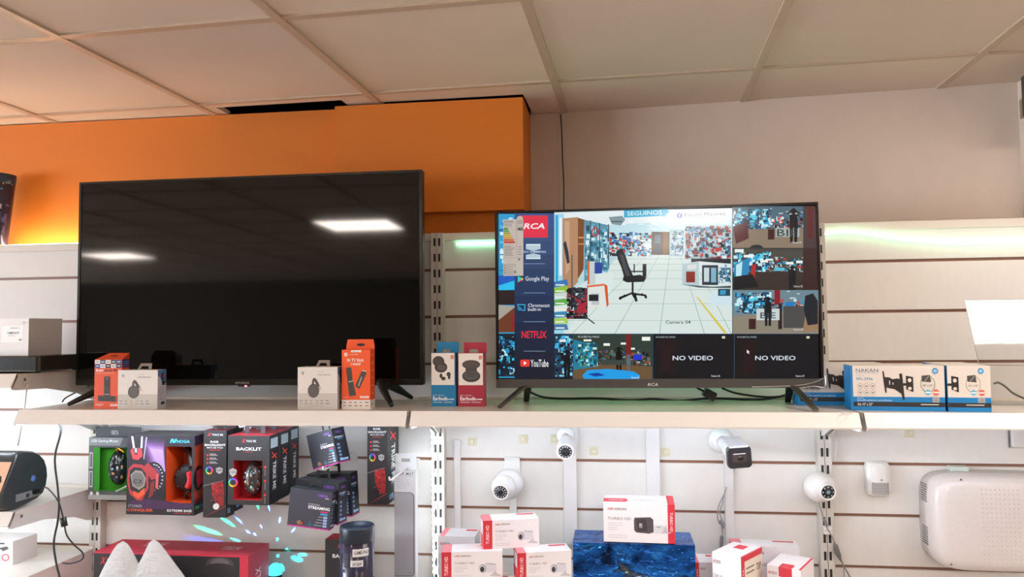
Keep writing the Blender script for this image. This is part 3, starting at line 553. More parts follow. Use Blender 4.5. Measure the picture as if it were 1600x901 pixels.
# streaming stick box, orange with remote
w_, h = .0865, .142
t = thing('streaming_stick_box', 'tall orange streaming stick carton with remote picture, by the left foot of the black television', 'box', (-.957, -.326, S1), .0)
m = MB(); d = .034; OR = 'e4542a'; shell(m, w_, d, h, OR)
m.face('F', w_, d, h); cols = ['d8d4cc', '23486a', 'd6d2ca', '26352a', '2c3a6a', '2c4a90', 'cfd6da', '1f1d20', 'd8d2cc', '22283c']
for k in range(10): m.rect(.01+(k % 5)*.195, .005+(k//5)*.085, .2+(k % 5)*.195, .085+(k//5)*.085, cols[k]); m.rect(.05+(k % 5)*.195, .035+(k//5)*.085, .16+(k % 5)*.195, .055+(k//5)*.085, '9a9aa0' if k in (0, 2, 6, 8) else 'c4ccd8')
m.text('fire', .06, .19, .2, .245, 'ffffff', .03); m.text('tv', .205, .195, .34, .245, 'ffffff', .03); m.text('stick 4K', .36, .185, .86, .245, '3a1a12', .02); m.rect(.06, .272, .72, .28, 'f4a888')
m.poly([(.36, .37), (.38, .345), (.55, .345), (.57, .37), (.57, .75), (.36, .75)], '33302f'); m.ell(.465, .39, .03, .018, '8a8480'); m.ell(.465, .47, .085, .052, '262423'); m.ell(.465, .47, .04, .025, '3a3736')
for k in range(9): m.ell(.405+(k % 3)*.06, .57+(k//3)*.045, .02, .012, '4c4947')
m.rect(.38, .70, .56, .715, 'b8b2aa'); m.poly([(.15, .73), (.78, .745), (.78, .86), (.15, .845)], '2f2b2a'); m.poly([(.78, .745), (.83, .76), (.83, .85), (.78, .86)], '8a4a38')
m.text('amazon', .06, .905, .34, .935, 'f6d8c8', .02); m.poly([(.12, .945), (.2, .955), (.28, .945), (.2, .948)], 'f6d8c8'); m.rect(.6, .91, .86, .95, 'f3ded4'); m.text('4K HDR', .63, .918, .83, .942, OR, .02)
m.face('R', w_, d, h); m.rect(.02, .0, .98, .165, '28307a'); m.lines(.1, .03, .9, .15, 3, '8a92c8'); m.rect(.25, .32, .72, .58, 'd8d4d0'); m.lines(.3, .65, .8, .95, 6, 'f0a080', .2)
m.build('carton', t)
m = MB(); m.add([(.0, 0, h), (w_, 0, h), (w_-.004, .040, h+.018), (.018, .040, h+.018)], [(0, 1, 2, 3)], OR, 'card'); m.add([(w_, 0, h), (w_, .034, h), (w_-.004, .040, h+.018)], [(0, 1, 2)], 'b83c1c', 'card')
m.add([(0, .034, h), (w_, .034, h), (w_-.004, .0405, h+.018), (.018, .0405, h+.018)], [(3, 2, 1, 0)], OR, 'card'); m.add([(.035, .018, h+.0087), (.06, .018, h+.0087), (.057, .024, h+.0114), (.038, .024, h+.0114)], [(0, 1, 2, 3)], '3a1a14', 'card'); m.build('hang_tab', t)
# two white media dongle boxes
def dongle(loc, rz, lab, w_, h, d, side, lid=1):
    t = thing('streaming_dongle_box', lab, 'box', loc, rz, 'white streaming dongle boxes')
    m = MB(); shell(m, w_, d, h, 'e3ddd6'); m.face('F', w_, d, h); e = .999
    m.rect(.0, .62, e, .999, 'c9c2b9')
    m.ring(.12, .145, .035, .042, .38, ['d04a3c', 'd8b040', '48a060', '4a78c8'], 16); m.rect(.12, .137, .158, .155, '4a78c8')
    m.text('Google', .50, .085, .66, .125, 'b8b4ae'); m.text('Chromecast', .50, .155, .83, .2, '8a847e', .01)
    m.ell(.40, .56, .145, .165, '574f4b', 28); m.ell(.40, .56, .12, .138, '5f5753', 28)
    m.poly([(.35, .44), (.37, .30), (.41, .25), (.46, .27), (.53, .38), (.56, .46), (.51, .50), (.45, .38), (.42, .33), (.40, .45)], '4f4844'); m.poly([(.52, .46), (.57, .45), (.60, .52), (.55, .54)], 'bdb6ae')
    rr = random.Random(8)
    for k in range(12): m.rect(.06+(k % 6)*.13*e, .785+(k//6)*.07, .06+(k % 6)*.13*e+rr.uniform(.04, .1), .80+(k//6)*.07, rr.choice(['4a4644', 'c04a40', '8a8480', '5a4a8a', '9a948e']))
    m.rect(.25, .915, .65, .925, 'b0a8a0')
    m.face('R', w_, d, h); m.rect(0, 0, .999, .999, 'c4c6d2'); m.poly([(0, 0), (.999, 0), (.999, .36), (.5, .36), (.3, .2), (0, .15)], '4c7cb0'); m.rect(.40, .08, .75, .26, '2a2a34'); m.rect(.55, .11, .78, .22, 'a83a3a'); m.rect(.5, .29, .85, .40, '23262e')
    m.lines(.1, .44, .85, .66, 8, '8a90a0', .25, rr); m.lines(.1, .70, .8, .78, 3, '9aa0ac', .25, rr); m.ell(.6, .86, .25, .045, '3a3c44', 14); m.build('carton', t)
    m = MB(); y0 = d*.55; a, b_ = w_*.36, w_*.72; hh = .018; q = .007
    vs = [(a, y0, h), (b_, y0, h), (b_-q*.3, y0+.006, h+hh), (a+q, y0+.006, h+hh), (a+.008, y0+.001, h+.002), (b_-.008, y0+.001, h+.002), (b_-.012, y0+.0035, h+.010), (a+.013, y0+.0035, h+.010)]
    m.add(vs, [(0, 4, 7, 3), (4, 0, 1, 5), (5, 1, 2, 6), (6, 2, 3, 7)], '8c7f76', 'clear' if 0 else 'plastic'); m.build('hang_tab', t)
dongle((-.874, -.338, S1), 0, 'white streaming dongle box beside the tall orange carton with the remote', .123, .112, .042, True)
dongle((-.334, -.328, S1), 0, 'white streaming dongle box left of the orange stick carton with a hang tab', .116, .118, .05, False)
# orange stick box with hang tab
w_, d = .083, .040; h = .173; h = P(540, 546, -.318).z-S1
t = thing('streaming_stick_box', 'orange streaming stick carton with punched hang tab, near the right foot of the black television', 'box', (-.209, -.318, S1), .0)
m = MB(); O2 = 'ee5a1e'; shell(m, w_, d, h, O2); m.face('F', w_, d, h)
m.rect(.33, .01, .68, .045, 'f4ede6'); m.text('ANDROID TV', .37, .018, .64, .037, '8a4a3a'); m.rect(.09, .055, .2, .11, 'f8e6dc'); m.text('mi', .115, .068, .175, .1, O2, .03); m.text('androidtv', .27, .07, .58, .09, 'f8d8c8', .01)
m.text('Mi TV Stick', .19, .15, .78, .205, 'fbeee6', .03); m.text('1080P', .33, .225, .68, .265, 'fbeee6', .02)
m.poly([(.15, .32), (.20, .30), (.34, .30), (.38, .50), (.50, .74), (.50, .77), (.30, .785), (.26, .76)], '47403c'); m.poly([(.24, .535), (.4, .515), (.405, .535), (.245, .555)], 'b0a8a0')
m.poly([(.70, .36), (.84, .375), (.87, .40), (.62, .66), (.50, .63), (.48, .60)], '4a423e'); m.poly([(.72, .345), (.86, .355), (.84, .375), (.70, .36)], 'c8b8a8'); m.poly([(.68, .46), (.72, .46), (.60, .62), (.57, .61)], 'c0aca0')
m.text('mi TV Stick', .06, .795, .22, .815, 'f8d8c8'); m.rect(.64, .78, .95, .815, 'f6e8de'); m.text('1080P HDR', .67, .788, .92, .808, 'c85a30')
m.rect(0, .845, 1, .999, 'e6ddd3'); rr = random.Random(4)
for k in range(10): m.rect(.06+(k % 5)*.19, .88+(k//5)*.055, .06+(k % 5)*.19+rr.uniform(.07, .13), .893+(k//5)*.055, rr.choice(['4a4644', 'c04a40', '8a6460']))
m.face('R', w_, d, h); m.rect(0, 0, 1, .845, 'e04a18'); m.rect(0, .845, 1, .999, 'ded4ca')
for k in range(6): m.rect(.3, .08+k*.13, .7, .1+k*.13, 'f0a080')
m.text('TV', .3, .22, .7, .26, 'f8d0c0'); m.rect(.25, .91, .6, .93, '7a706a'); m.build('carton', t)
m = MB(); th = P(548, 530, -.318+.040).z-S1-h; k0 = d-.0012; xs = [0, .3*w_, .62*w_, w_]
m.prism([(0, h), (w_, h), (w_+.001, h+th*.2), (w_-.003, h+th), (.004, h+th), (0, h+th*.3)], lambda a, b_, c_: (a, c_, b_), k0-.001, k0, O2, 'card')
m.M = Matrix.Translation((w_*.52, k0-.0012, h+th*.45)); m.map = lambda a, b_, n: (a, -n, b_); m.pk = 'card'; m.fw = m.fh = 1; m.n = 0; m.ell(0, 0, .0125, .0042, '2a1a16', 16); m.M = Matrix.Identity(4); m.build('hang_tab', t)
# earbuds boxes
def ear(u0, u1, v0, base, lab, col, dk, two, y):
    x, z, w_, _ = px_box(u0, v0, u1, base, y); h = P(u0, v0, y).z-S1; d = .034
    t = thing('earbuds_box', lab, 'box', (x, y, S1), 0, None); m = MB(); shell(m, w_, d, h, col); m.face('F', w_, d, h)
    m.rect(.01, .005, .95, .60, 'e9e1d7'); m.rect(.95, .005, .999, .60, dk); m.rect(.80, .05, .92, .115, 'd8502c'); m.text('mi', .825, .065, .895, .1, 'f6dcd0', .02)
    if two:
        m.ell(.30, .16, .24, .10, '3b3431'); m.ell(.40, .27, .26, .10, '3b3431'); m.ell(.30, .15, .21, .075, '4b433f'); m.ell(.42, .275, .19, .055, '5c5450'); m.ell(.40, .43, .06, .045, '3a3330'); m.ell(.50, .48, .09, .035, '3a3330'); m.ell(.71, .40, .085, .04, '3a3330'); m.ell(.73, .45, .055, .045, '453d39')
    else:
        m.ell(.50, .215, .35, .085, '4a423d', 28); m.ell(.50, .20, .33, .07, '544b45', 28); m.ell(.50, .43, .35, .115, '3e3835', 28); m.rect(.28, .28, .72, .36, '4a4440'); m.ell(.5, .42, .28, .075, '5d5754', 24); m.ell(.5, .41, .22, .055, '4c4744', 24)
    m.text('Mi True Wireless', .07, .78, .52, .80, 'f0f0f0', .01); m.text('Earbuds', .07, .815, .66, .885, 'ffffff', .04); m.rect(.68, .855, .92, .877, 'f2f2f2'); m.text('Basic 2', .71, .858, .89, .874, col, .01); m.lines(.07, .905, .45, .94, 2, 'd8e0e6', .3); m.lines(.5, .905, .86, .94, 2, 'd8e0e6', .3)
    m.face('R', w_, d, h); m.rect(0, 0, 1, 1, dk); m.build('carton', t)
    m = MB(); hh = .030; pr = [(.010, h), (w_*.30, h), (w_*.34, h+.006), (w_*.5, h+.009), (w_*.68, h+.006), (w_*.72, h), (w_+.004, h), (w_+.004, h+hh-.003), (w_+.001, h+hh), (.013, h+hh), (.010, h+hh-.003)]
    q = [(.010, h)]+pr[1:]; m.prism([(.010, h), (w_*.34, h), (w_*.34, h+hh), (.010, h+hh)], lambda a, b_, c_: (a, c_, b_), d-.001, d, col, 'card'); m.prism([(w_*.70, h), (w_+.003, h), (w_+.003, h+hh-.003), (w_, h+hh), (w_*.70, h+hh)], lambda a, b_, c_: (a, c_, b_), d-.001, d, col, 'card')
    m.prism([(w_*.34, h+.0075), (w_*.42, h+.0105), (w_*.62, h+.0105), (w_*.70, h+.0075), (w_*.70, h+hh), (w_*.34, h+hh)], lambda a, b_, c_: (a, c_, b_), d-.001, d, col, 'card'); m.build('hang_tab', t)
ear(674, 712.5, 551, 634.5, 'blue and white wireless earbuds box with hang tab', '1479a8', '124a78', True, -.242)
ear(716.5, 757, 551.5, 635.5, 'red and white wireless earbuds box with hang tab', 'a8283e', '9a3050', False, -.242)
# television bracket cartons
def bracket_box(p0, p1, v_top, d, lab, mode, side=True):
    a = Vector((p0[0], p0[1], 0)); b_ = Vector((p1[0], p1[1], 0)); rz = math.atan2(b_.y-a.y, b_.x-a.x); w_ = (b_-a).length; h = v_top
    t = thing('wall_bracket_carton', lab, 'box', (a.x, a.y, S1), rz, 'wall bracket cartons'); m = MB(); shell(m, w_, d, h, 'dcd3c9'); m.face('F', w_, d, h)
    BL = '0f7cba'; m.rect(0, .69, 1, .999, BL); m.rect(0, .805, 1, .905, '2a2828')
    if mode < 2:
        m.rect(-.0, 0, .022, .999, BL); m.text('NAKAN', .06, .065, .30, .145, '3b5c82', .0); m.text('SOPORTES', .06, .155, .29, .18, '8a98a8'); m.text('modelo', .06, .215, .15, .235, '7a9ab8'); m.text('SPL-370a', .06, .265, .24, .32, '2c84b8', .02)
        for k in range(6): m.ring(.10+(k % 3)*.068, .455+(k//3)*.145, .028, .062, .09, '6a625c', 18); m.rect(.088+(k % 3)*.068, .44+(k//3)*.145, .112+(k % 3)*.068, .47+(k//3)*.145, '8a827c')
        B = '262220'; m.poly([(.345, .12), (.36, .12), (.385, .5), (.385, .60), (.37, .60), (.355, .35)], B); m.poly([(.36, .25), (.42, .26), (.45, .30), (.50, .28), (.54, .30), (.565, .60), (.54, .62), (.47, .52), (.41, .50), (.37, .47)], B)
        m.poly([(.525, .18), (.555, .17), (.575, .75), (.555, .76), (.54, .6)], B); m.rect(.415, .33, .425, .42, 'd8d8d8'); m.rect(.45, .37, .46, .42, 'c8c8c8')
        m.text('Soporte', .065, .705, .135, .735, 'e8f2f8', .02); m.text('Extensible, giratorio y con inclinacion', .065, .745, .44, .795, 'c8e4f4', .02); m.text('De 10" a 32"', .07, .825, .23, .885, 'e8e4e0', .02)
        f = lambda a: .555+(a-.0)*.445
    else: f = lambda a: a
    B = '262220'
    m.rect(f(.0) if mode == 2 else f(.02), .385, f(.14), .44, B); m.poly([(f(.09), .22), (f(.26), .25), (f(.26), .58), (f(.09), .52)], B); m.ell(f(.175), .32, .045 if mode == 2 else .02, .045, 'dcd3c9', 12); m.ell(f(.175), .50, .045 if mode == 2 else .02, .035, 'dcd3c9', 12)
    k = 1 if mode == 2 else .445
    m.ring(f(.60), .40, .175*k, .185, .06, '5a8a4a', 24); m.poly([(f(.46), .22), (f(.66), .20), (f(.68), .36), (f(.47), .345)], '4a4744'); m.poly([(f(.52), .33), (f(.62), .22), (f(.65), .22), (f(.55), .34)], '8a8784'); m.text('10" a 32"', f(.49), .41, f(.72), .455, '4a4a44', .01)
    m.ell(f(.785), .115, .07*k, .065, '2a84b8'); m.ell(f(.785), .115, .045*k, .038, '8fc4e0'); m.ell(f(.60), .585, .065*k, .06, '6ab0d4'); m.rect(f(.545), .57, f(.66), .60, 'e4f0f4'); m.ell(f(.79), .585, .075*k, .07, 'd86a5c'); m.rect(f(.72), .57, f(.86), .60, 'f0e4de')
    m.rect(f(.70), .70, f(.86), .80, 'b8b4b0'); m.lines(f(.72), .71, f(.84), .79, 4, '5a5654', .4); m.rect(f(.42), .84, f(.84), .862, 'c8c4c0')
    m.face('R', w_, d, h); m.rect(0, .69, 1, 1, BL); m.rect(0, .805, 1, .905, '2a2828'); m.face('L', w_, d, h); m.rect(0, 0, 1, 1, BL); m.build('carton', t)
hN = P(1331, 571, -.312).z-S1
bracket_box((1.056, -.182), (1.278, -.192), hN, .085, 'blue and white bracket carton half hidden behind the corner of the camera feed television', 0)
bracket_box((1.158, -.310), (1.378, -.331), hN, .085, 'blue and white bracket carton with full front showing, middle of the row of three', 1)
bracket_box((1.384, -.333), (1.481, -.342), hN, .20, 'short blue and white bracket carton at the right end of the row', 2)
# clear acrylic stand
o = Vector((1.53, -.18, S1+.0006)); m = MB(o)
def sheet(pts, th):
    n = (Vector(pts[1])-Vector(pts[0])).cross(Vector(pts[3])-Vector(pts[0])).normalized()*th
    vs = [Vector(p) for p in pts]+[Vector(p)+n for p in pts]; m.add(vs, [(0, 1, 2, 3), (7, 6, 5, 4), (0, 4, 5, 1), (1, 5, 6, 2), (2, 6, 7, 3), (3, 7, 4, 0)], 'ffffff', 'clear')
AT = (-.18, 1.486, -.118, 1.663)
sheet([(1.529, AT[0], AT[1]), (1.75, AT[0]-.024, AT[1]), (1.75, AT[2]-.024, AT[3]), (1.526, AT[2], AT[3])], .003)
m.tube([(1.529, AT[0], AT[1]), (1.526, AT[2], AT[3]), (1.75, AT[2]-.024, AT[3])], .0013, 'd8cfc6', 'gloss', seg=5, curve=False); m.tube([(1.529, AT[0], AT[1]), (1.75, AT[0]-.024, AT[1])], .002, 'cfc2b6', 'gloss', seg=5, curve=False)
sheet([(1.56, -.176, S1+.0006), (1.75, -.176, S1+.0006), (1.75, -.176, 1.486), (1.56, -.176, 1.486)], .003)
tag(m.build('acrylic_stand'), 'clear acrylic sign stand glaring with a light reflection at the right edge', 'stand')
# ================================================================== HANGING STOCK, LEFT OF THE MIDDLE UPRIGHT
def PX(u, v, x):
    d = ray(u, v); return CAM + d*((x-CAM.x)/d.x)
def peg(x, y1, z, lab, drop=0):
    """white wire display hook standing out of a slat"""
    o = Vector((x, 0, z)); t = thing('display_hook', lab, 'hook', o, 0, None)
    m = MB(); m.tube([(0, -.001, .006), (0, -.012, .003-drop*.3), (0, y1+.012, -drop), (0, y1+.004, .002-drop), (0, y1, .011-drop)], .0024, 'eceae6', 'gloss', seg=8, curve=False); m.build('prong', t)
    m = MB(); m.box(-.012, .012, -.003, 0, -.022, .012, 'dcd8d2', 'satin'); m.build('back_plate', t); return t
def rim(w_, h, win, m, col, y=0., kind='card'):
    """front panel with a cut-out window: win = a0,b0,a1,b1 in fractions from the top left"""
    a0, b0, a1, b1 = win; X = [0, a0*w_, a1*w_, w_]; Zc = [h, h-b0*h, h-b1*h, 0]
    for i in range(3):
        for j in range(3):
            if i == 1 and j == 1: continue
            m.add([(X[i], y, Zc[j+1]), (X[i+1], y, Zc[j+1]), (X[i+1], y, Zc[j]), (X[i], y, Zc[j])], [(0, 1, 2, 3)], col, kind)
def window_shell(m, w_, d, h, win, col, inner, top=None, dep=.8):
    m.box(0, w_, 0, d, 0, h, col, 'card', skip='FT'); m.box(0, w_, 0, d, h-1e-4, h, top or col, 'card', skip='D'); rim(w_, h, win, m, col)
    a0, b0, a1, b1 = win; x0, x1, z0, z1 = a0*w_, a1*w_, h-b1*h, h-b0*h; m.box(x0, x1, .0002, d*dep, z0, z1, inner, 'card', skip='F')
def mouse(parent, c, s, body, acc, rot=None):
    m = MB(); m.M = Matrix.Translation(c)@Matrix.Rotation(math.radians(90), 4, 'X')
    if rot: m.M = Matrix.Translation(c)@Matrix.Rotation(rot, 4, 'Y')@Matrix.Rotation(math.radians(90), 4, 'X')
    m.ball((0, 0, 0), (.031*s, .056*s, .030*s), body, 'gloss', 18, 12, flat=True)
    m.ball((0, .030*s, .020*s), (.005*s, .012*s, .009*s), '202022', 'rubber', 10, 6)
    rr = random.Random(len(parent.name)+int(s*50))
    for k in range(26):
        a_ = rr.uniform(-.9, .9); q_ = rr.uniform(-.80, .75); zz = (1-min(.98, a_*a_*.9+q_*q_*.9))**.5
        m.M_ = 0; m.ball((a_*.027*s, q_*.050*s, zz*.0285*s), (rr.uniform(.002, .006)*s, rr.uniform(.003, .009)*s, .0035*s), rr.choice(list(acc)+['6a7078', '2c3036', '8c929a']), 'metal', 7, 5)
    return m.build('mouse', parent)
# green gaming mouse box
y = -.092; a = P(137.5, 780, y); top = P(140, 683, y).z; w_ = .165; h = top-a.z; d = .05
t = thing('mouse_box', 'grey and green boxed gaming mouse hanging in front of the left upright', 'box', (a.x, y, a.z))
m = MB(); window_shell(m, w_, d, h, (.13, .16, .93, .86), '55585a', '3f9a24', None, .6); m.face('F', w_, d, h)
m.poly([(0, .0), (.72, 0), (.66, .13), (0, .13)], '8b8e8f'); m.text('USB Gaming Mouse', .05, .03, .62, .09, 'f0f2f2', .02); m.rect(.02, .24, .09, .50, 'c8ccca'); m.rect(.035, .26, .075, .48, '5c5f60'); m.rect(.02, .54, .09, .80, 'c8ccca'); m.rect(.035, .56, .075, .78, '5c5f60')
m.rect(0, .92, 1, .999, 'a9aaa8'); m.ell(.07, .90, .035, .03, 'e4e4e4'); m.ell(.20, .90, .035, .03, 'e4e4e4'); m.poly([(.10, .16), (.24, .16), (.24, .86), (.13, .86)], '2f8a1e'); m.build('carton', t)
mouse(t, (w_*.56, .022, h*.50), 1.02, '1f2428', ('8ab0c8', 'd8a070', 'c8ccd0'))
m = MB(); m.tube([(w_*.56, .012, h*.77), (w_*.58, .006, h*.84), (w_*.66, .004, h*.80), (w_*.72, .008, h*.76)], .004, 'e0a040', 'metal'); m.build('mouse_cord', t)
m = MB(); m.tube([(w_*.93, -.001, h*.27), (w_*.60, -.001, h*.14)], .003, 'd0d4cc', 'gloss', curve=False); m.build('window_strip', t)
m = MB(); m.prism([(.005, h), (w_, h), (w_, h+.03), (w_*.6, h+.034), (.005, h+.030)], lambda p, q_, r_: (p, r_, q_), d*.5, d*.5+.001, '4a4c4e', 'card')
m.map = lambda p, q_, n: (p*w_, d*.5-n, h+.03-q_*.03); m.pk = 'card'; m.fw, m.fh = w_, .03; m.n = 2e-4; m.text('VERTA', .36, .35, .52, .8, 'c8ccd0', .02); m.build('hang_tab', t)
# headset carton
y = -.25; a = P(197, 803, y); b_ = P(303, 803, y); top = P(197, 680, y).z; w_ = b_.x-a.x; h = top-a.z; d = .115
t = thing('headset_carton', 'large purple and black gaming headset carton with an orange window', 'box', (a.x, y, a.z))
m = MB(); PU = '1e1a24'; window_shell(m, w_, d, h, (.585, .135, .96, .845), PU, 'c8481c', '5c5a5c'); m.face('F', w_, d, h)
for k in range(10): m.ell(.42-.01*k, .28+.005*k, .30-.026*k, .26-.023*k, ['2c2032', '382540', '452c50', '543462', '664076', '7c508c', '9066a0', 'a47cb4', 'b892c6', 'c8a8d4'][k], 24) if .42+.30 < .59 else None
for k in range(8): m.poly([(.20+.02*k, .02+.02*k), (.56-.004*k, .04+.02*k), (.575, .45), (.50, .52-.01*k), (.28+.02*k, .45-.02*k)], ['2a2030', '35253f', '42304e', '54385f', '68467a', '7e5a90', '9470a4', 'a888b8'][k])
m.poly([(.02, .84), (.3, .80), (.98, .86), (.98, .90), (.4, .93), (.1, .92)], '3c1c44')
m.poly([(.06, .01), (.09, .01), (.12, .16), (.09, .16)], 'c8ccd0'); m.poly([(.21, .01), (.235, .01), (.23, .16), (.20, .16)], 'b8bcc2'); m.poly([(.28, .02), (.30, .02), (.26, .3), (.245, .3)], '9a9aa8')
m.poly([(.05, .19), (.09, .15), (.12, .24), (.155, .24), (.17, .15), (.22, .17), (.235, .26), (.17, .31), (.09, .30)], 'b03a40'); m.poly([(.11, .16), (.155, .16), (.15, .22), (.12, .22)], 'a0a4a8'); m.poly([(.09, .31), (.2, .31), (.3, .36), (.28, .44), (.05, .42)], '221c20')
m.ring(.40, .53, .17, .20, .35, '1c1a20', 24)
for k in range(11): m.ell(.40+.135*math.cos(-1.5+k*.28), .53+.165*math.sin(-1.5+k*.28), .016, .010, 'a8acb2', 8)
m.poly([(.03, .42), (.10, .36), (.24, .37), (.32, .46), (.33, .66), (.24, .82), (.16, .82), (.05, .74), (.01, .58)], 'a83038'); m.poly([(.05, .44), (.11, .40), (.22, .41), (.29, .48), (.30, .65), (.22, .76), (.14, .76), (.06, .68), (.04, .56)], '241c1e')
m.poly([(.06, .50), (.13, .44), (.23, .45), (.29, .54), (.27, .64), (.19, .69), (.09, .64)], '8c8680'); m.poly([(.08, .51), (.13, .465), (.22, .475), (.265, .54), (.25, .62), (.18, .66), (.10, .62)], '6c6864'); m.rect(.11, .56, .22, .60, '1d1b1c'); m.text('NOGA', .125, .567, .205, .592, 'b8b4b0')
m.poly([(.10, .70), (.18, .73), (.27, .66), (.27, .74), (.18, .80), (.11, .76)], 'e0562a'); m.poly([(.24, .40), (.32, .345), (.47, .47), (.45, .54), (.37, .56)], 'a03438'); m.poly([(.44, .48), (.48, .48), (.47, .68), (.43, .70)], 'c85a5c'); m.poly([(.36, .60), (.42, .56), (.41, .74), (.33, .80)], '7c2428'); m.poly([(.42, .66), (.58, .70), (.58, .80), (.46, .76)], '17141a')
m.text('NOGA', .74, .05, .93, .088, '4cc4dc', .03); m.poly([(.64, .09), (.655, .04), (.69, .035), (.70, .07), (.72, .035), (.74, .035), (.72, .085), (.685, .09), (.675, .055), (.66, .09)], '4cc4dc')
m.text('STORMER', .03, .875, .24, .91, '9aa0a8', .01); m.text('CONQUER', .02, .925, .40, .965, 'e05a34', .05); m.text('EXTREME BASS', .61, .925, .97, .955, 'f0f0f0', .04); m.text('GAMING HEADSET', .71, .965, .96, .98, 'c84838', .02)
m.face('R', w_, d, h); m.rect(0, 0, 1, 1, '2c1a34'); m.poly([(0, .13), (.85, .08), (.95, .5), (.7, .845), (0, .845)], '7a1e28'); m.poly([(0, .135), (.6, .12), (.75, .45), (.4, .80), (0, .80)], 'b03a22'); m.ell(.2, .55, .25, .16, '1c1618'); m.poly([(.1, .45), (.5, .42), (.55, .60), (.15, .66)], 'c82c3c'); m.text('NOGA', .3, .88, .9, .93, '4c6ce0', .04); m.rect(.05, .89, .25, .93, '2cb060')
m.face('T', w_, d, h); m.poly([(0, 0), (1, 0), (1, .999), (0, .999)], '4e4c4e'); m.build('carton', t)
m = MB(); m.M = frame((w_*.80, .046, h*.43), (.30, -.95, -.05)); m.lathe([(.012, -.03), (.034, -.03), (.042, -.02), (.042, .0), (.034, .010), (.014, .011)], '1d1b1e', 'rubber', 26)
for k in range(20): m.ball((.037*math.cos(k*.314), .037*math.sin(k*.314), .005), .0045, '2c2a2e', 'rubber', 6, 4)
m.M = Matrix.Identity(4); m.tube([(w_*.83, .028, h*.33), (w_*.88, .024, h*.43), (w_*.86, .024, h*.53)], .0095, 'c8303a', 'gloss'); m.tube([(w_*.88, .035, h*.58), (w_*.80, .05, h*.74), (w_*.72, .06, h*.80)], .011, '241c1e', 'plastic'); m.tube([(w_*.86, .03, h*.28), (w_*.80, .03, h*.24), (w_*.78, .04, h*.18)], .004, '17171a', 'rubber'); m.build('headset', t)
# black carton builder: gaming mousepads and mice
def xlogo(m, a0, b0, a1, b1, rot=0, tail='TRIKE ME'):
    if rot == 0:
        k = (a1-a0)*.28; m.text('X', a0, b0, a0+k, b1, 'e03030', .05, .4); m.text(tail, a0+k*1.05, b0+(b1-b0)*.25, a1, b1-(b1-b0)*.1, 'c8c8c8', .02)
    else:
        k = (b1-b0)*.24; m.text('X', a0, b0, a1, b0+k, 'e03a3a', .05, .4, rot); m.text(tail, a0+(a1-a0)*.2, b0+k*1.1, a1-(a1-a0)*.15, b1, 'eeeeee', .04, 0, rot)
HUE = ['e04040', 'e08a30', 'd8d040', '50c850', '30b8c0', '4060e0', '9040d0', 'd040a0']
def pad_box(x, y, z, w_, d, h, lab, front=True, grp='mousepad cartons'):
    t = thing('mousepad_carton', lab, 'box', (x, y, z), 0, grp); m = MB(); K = '232022'; m.box(0, w_, 0, d, 0, h, K, 'card', skip='T'); m.box(0, w_, 0, d, h-1e-4, h, '7a2228', 'card', skip='D')
    if front:
        m.face('F', w_, d, h); xlogo(m, .15, .03, .85, .065); m.text('RGB', .3, .12, .65, .142, 'e8e8e8', .05); m.text('BACKLIGHT', .05, .155, .96, .18, 'f0f0f0', .04); m.text('MOUSE PAD', .15, .19, .85, .208, 'd0d0d0', .03); m.rect(.25, .222, .75, .228, 'c83030')
        for k in range(3): m.ell(.18, .285+k*.045, .045, .012, 'c83030', 8); m.rect(.27, .27+k*.045, .55, .276+k*.045, 'b8b8b8'); m.rect(.27, .285+k*.045, .62, .29+k*.045, 'b8b8b8')
        m.ring(.26, .46, .16, .045, .35, HUE, 24); m.poly([(.55, .435), (.70, .42), (.85, .435), (.83, .48), (.70, .50), (.57, .48)], '9a9896'); m.text('RGB', .6, .445, .8, .465, '2a2a2a', .02)
        m.poly([(.35, .60), (.85, .58), (.92, .70), (.90, .86), (.60, .88), (.40, .74)], '8a1a1c'); rr = random.Random(7)
        for k in range(26): q0, q1 = rr.uniform(.35, .85), rr.uniform(.58, .84); m.rect(q0, q1, q0+rr.uniform(.03, .1), q1+rr.uniform(.008, .02), rr.choice(['c8242a', 'e04038', '5a1214', '3a0c10']))
        m.ell(.45, .86, .16, .05, '17151a', 16); m.ell(.58, .87, .14, .035, 'dadada', 16, -.4) if not grp.startswith('x') else None; m.poly([(0, .64), (.02, .63), (.9, .57), (.9, .575), (.02, .645), (0, .66)], '6a6468'); m.poly([(0, .999), (.999, .86), (.999, .87), (.02, .999)], '9a3038')
    m.face('R', w_, d, h); m.rect(0, 0, 1, 1, '15191c'); xlogo(m, .25, .16, .75, .80, -90); m.rect(.15, .90, .5, .96, '7aa8d0'); m.build('carton', t); return t
y = -.25; a = P(317, 808, y); b_ = P(353, 808, y); hp = P(317, 672, y).z-a.z; wp = b_.x-a.x
def tabs(t, w_, d, h, col='232022'):
    m = MB(); y0 = d*.6
    for q0, q1, r0, r1 in ((.25, .75, .020, .026), (.25, .36, 0, .020), (.64, .75, 0, .020)): m.box(w_*q0, w_*q1, y0, y0+.001, h+r0, h+r1, col, 'card')
    m.build('hang_tab', t)
for k, lab in enumerate(('narrow black mousepad carton with red artwork, hanging beside the headset carton', 'narrow black carton half hidden behind the mousepad carton beside the headset carton')):
    t = pad_box(a.x, y+k*.054, a.z+k*.006, wp, .050, hp, lab); tabs(t, wp, .05, hp)
y = -.28; a = P(355.5, 788, y); b_ = P(420.5, 788, y); hb = P(355, 680, y).z-a.z; wb = b_.x-a.x
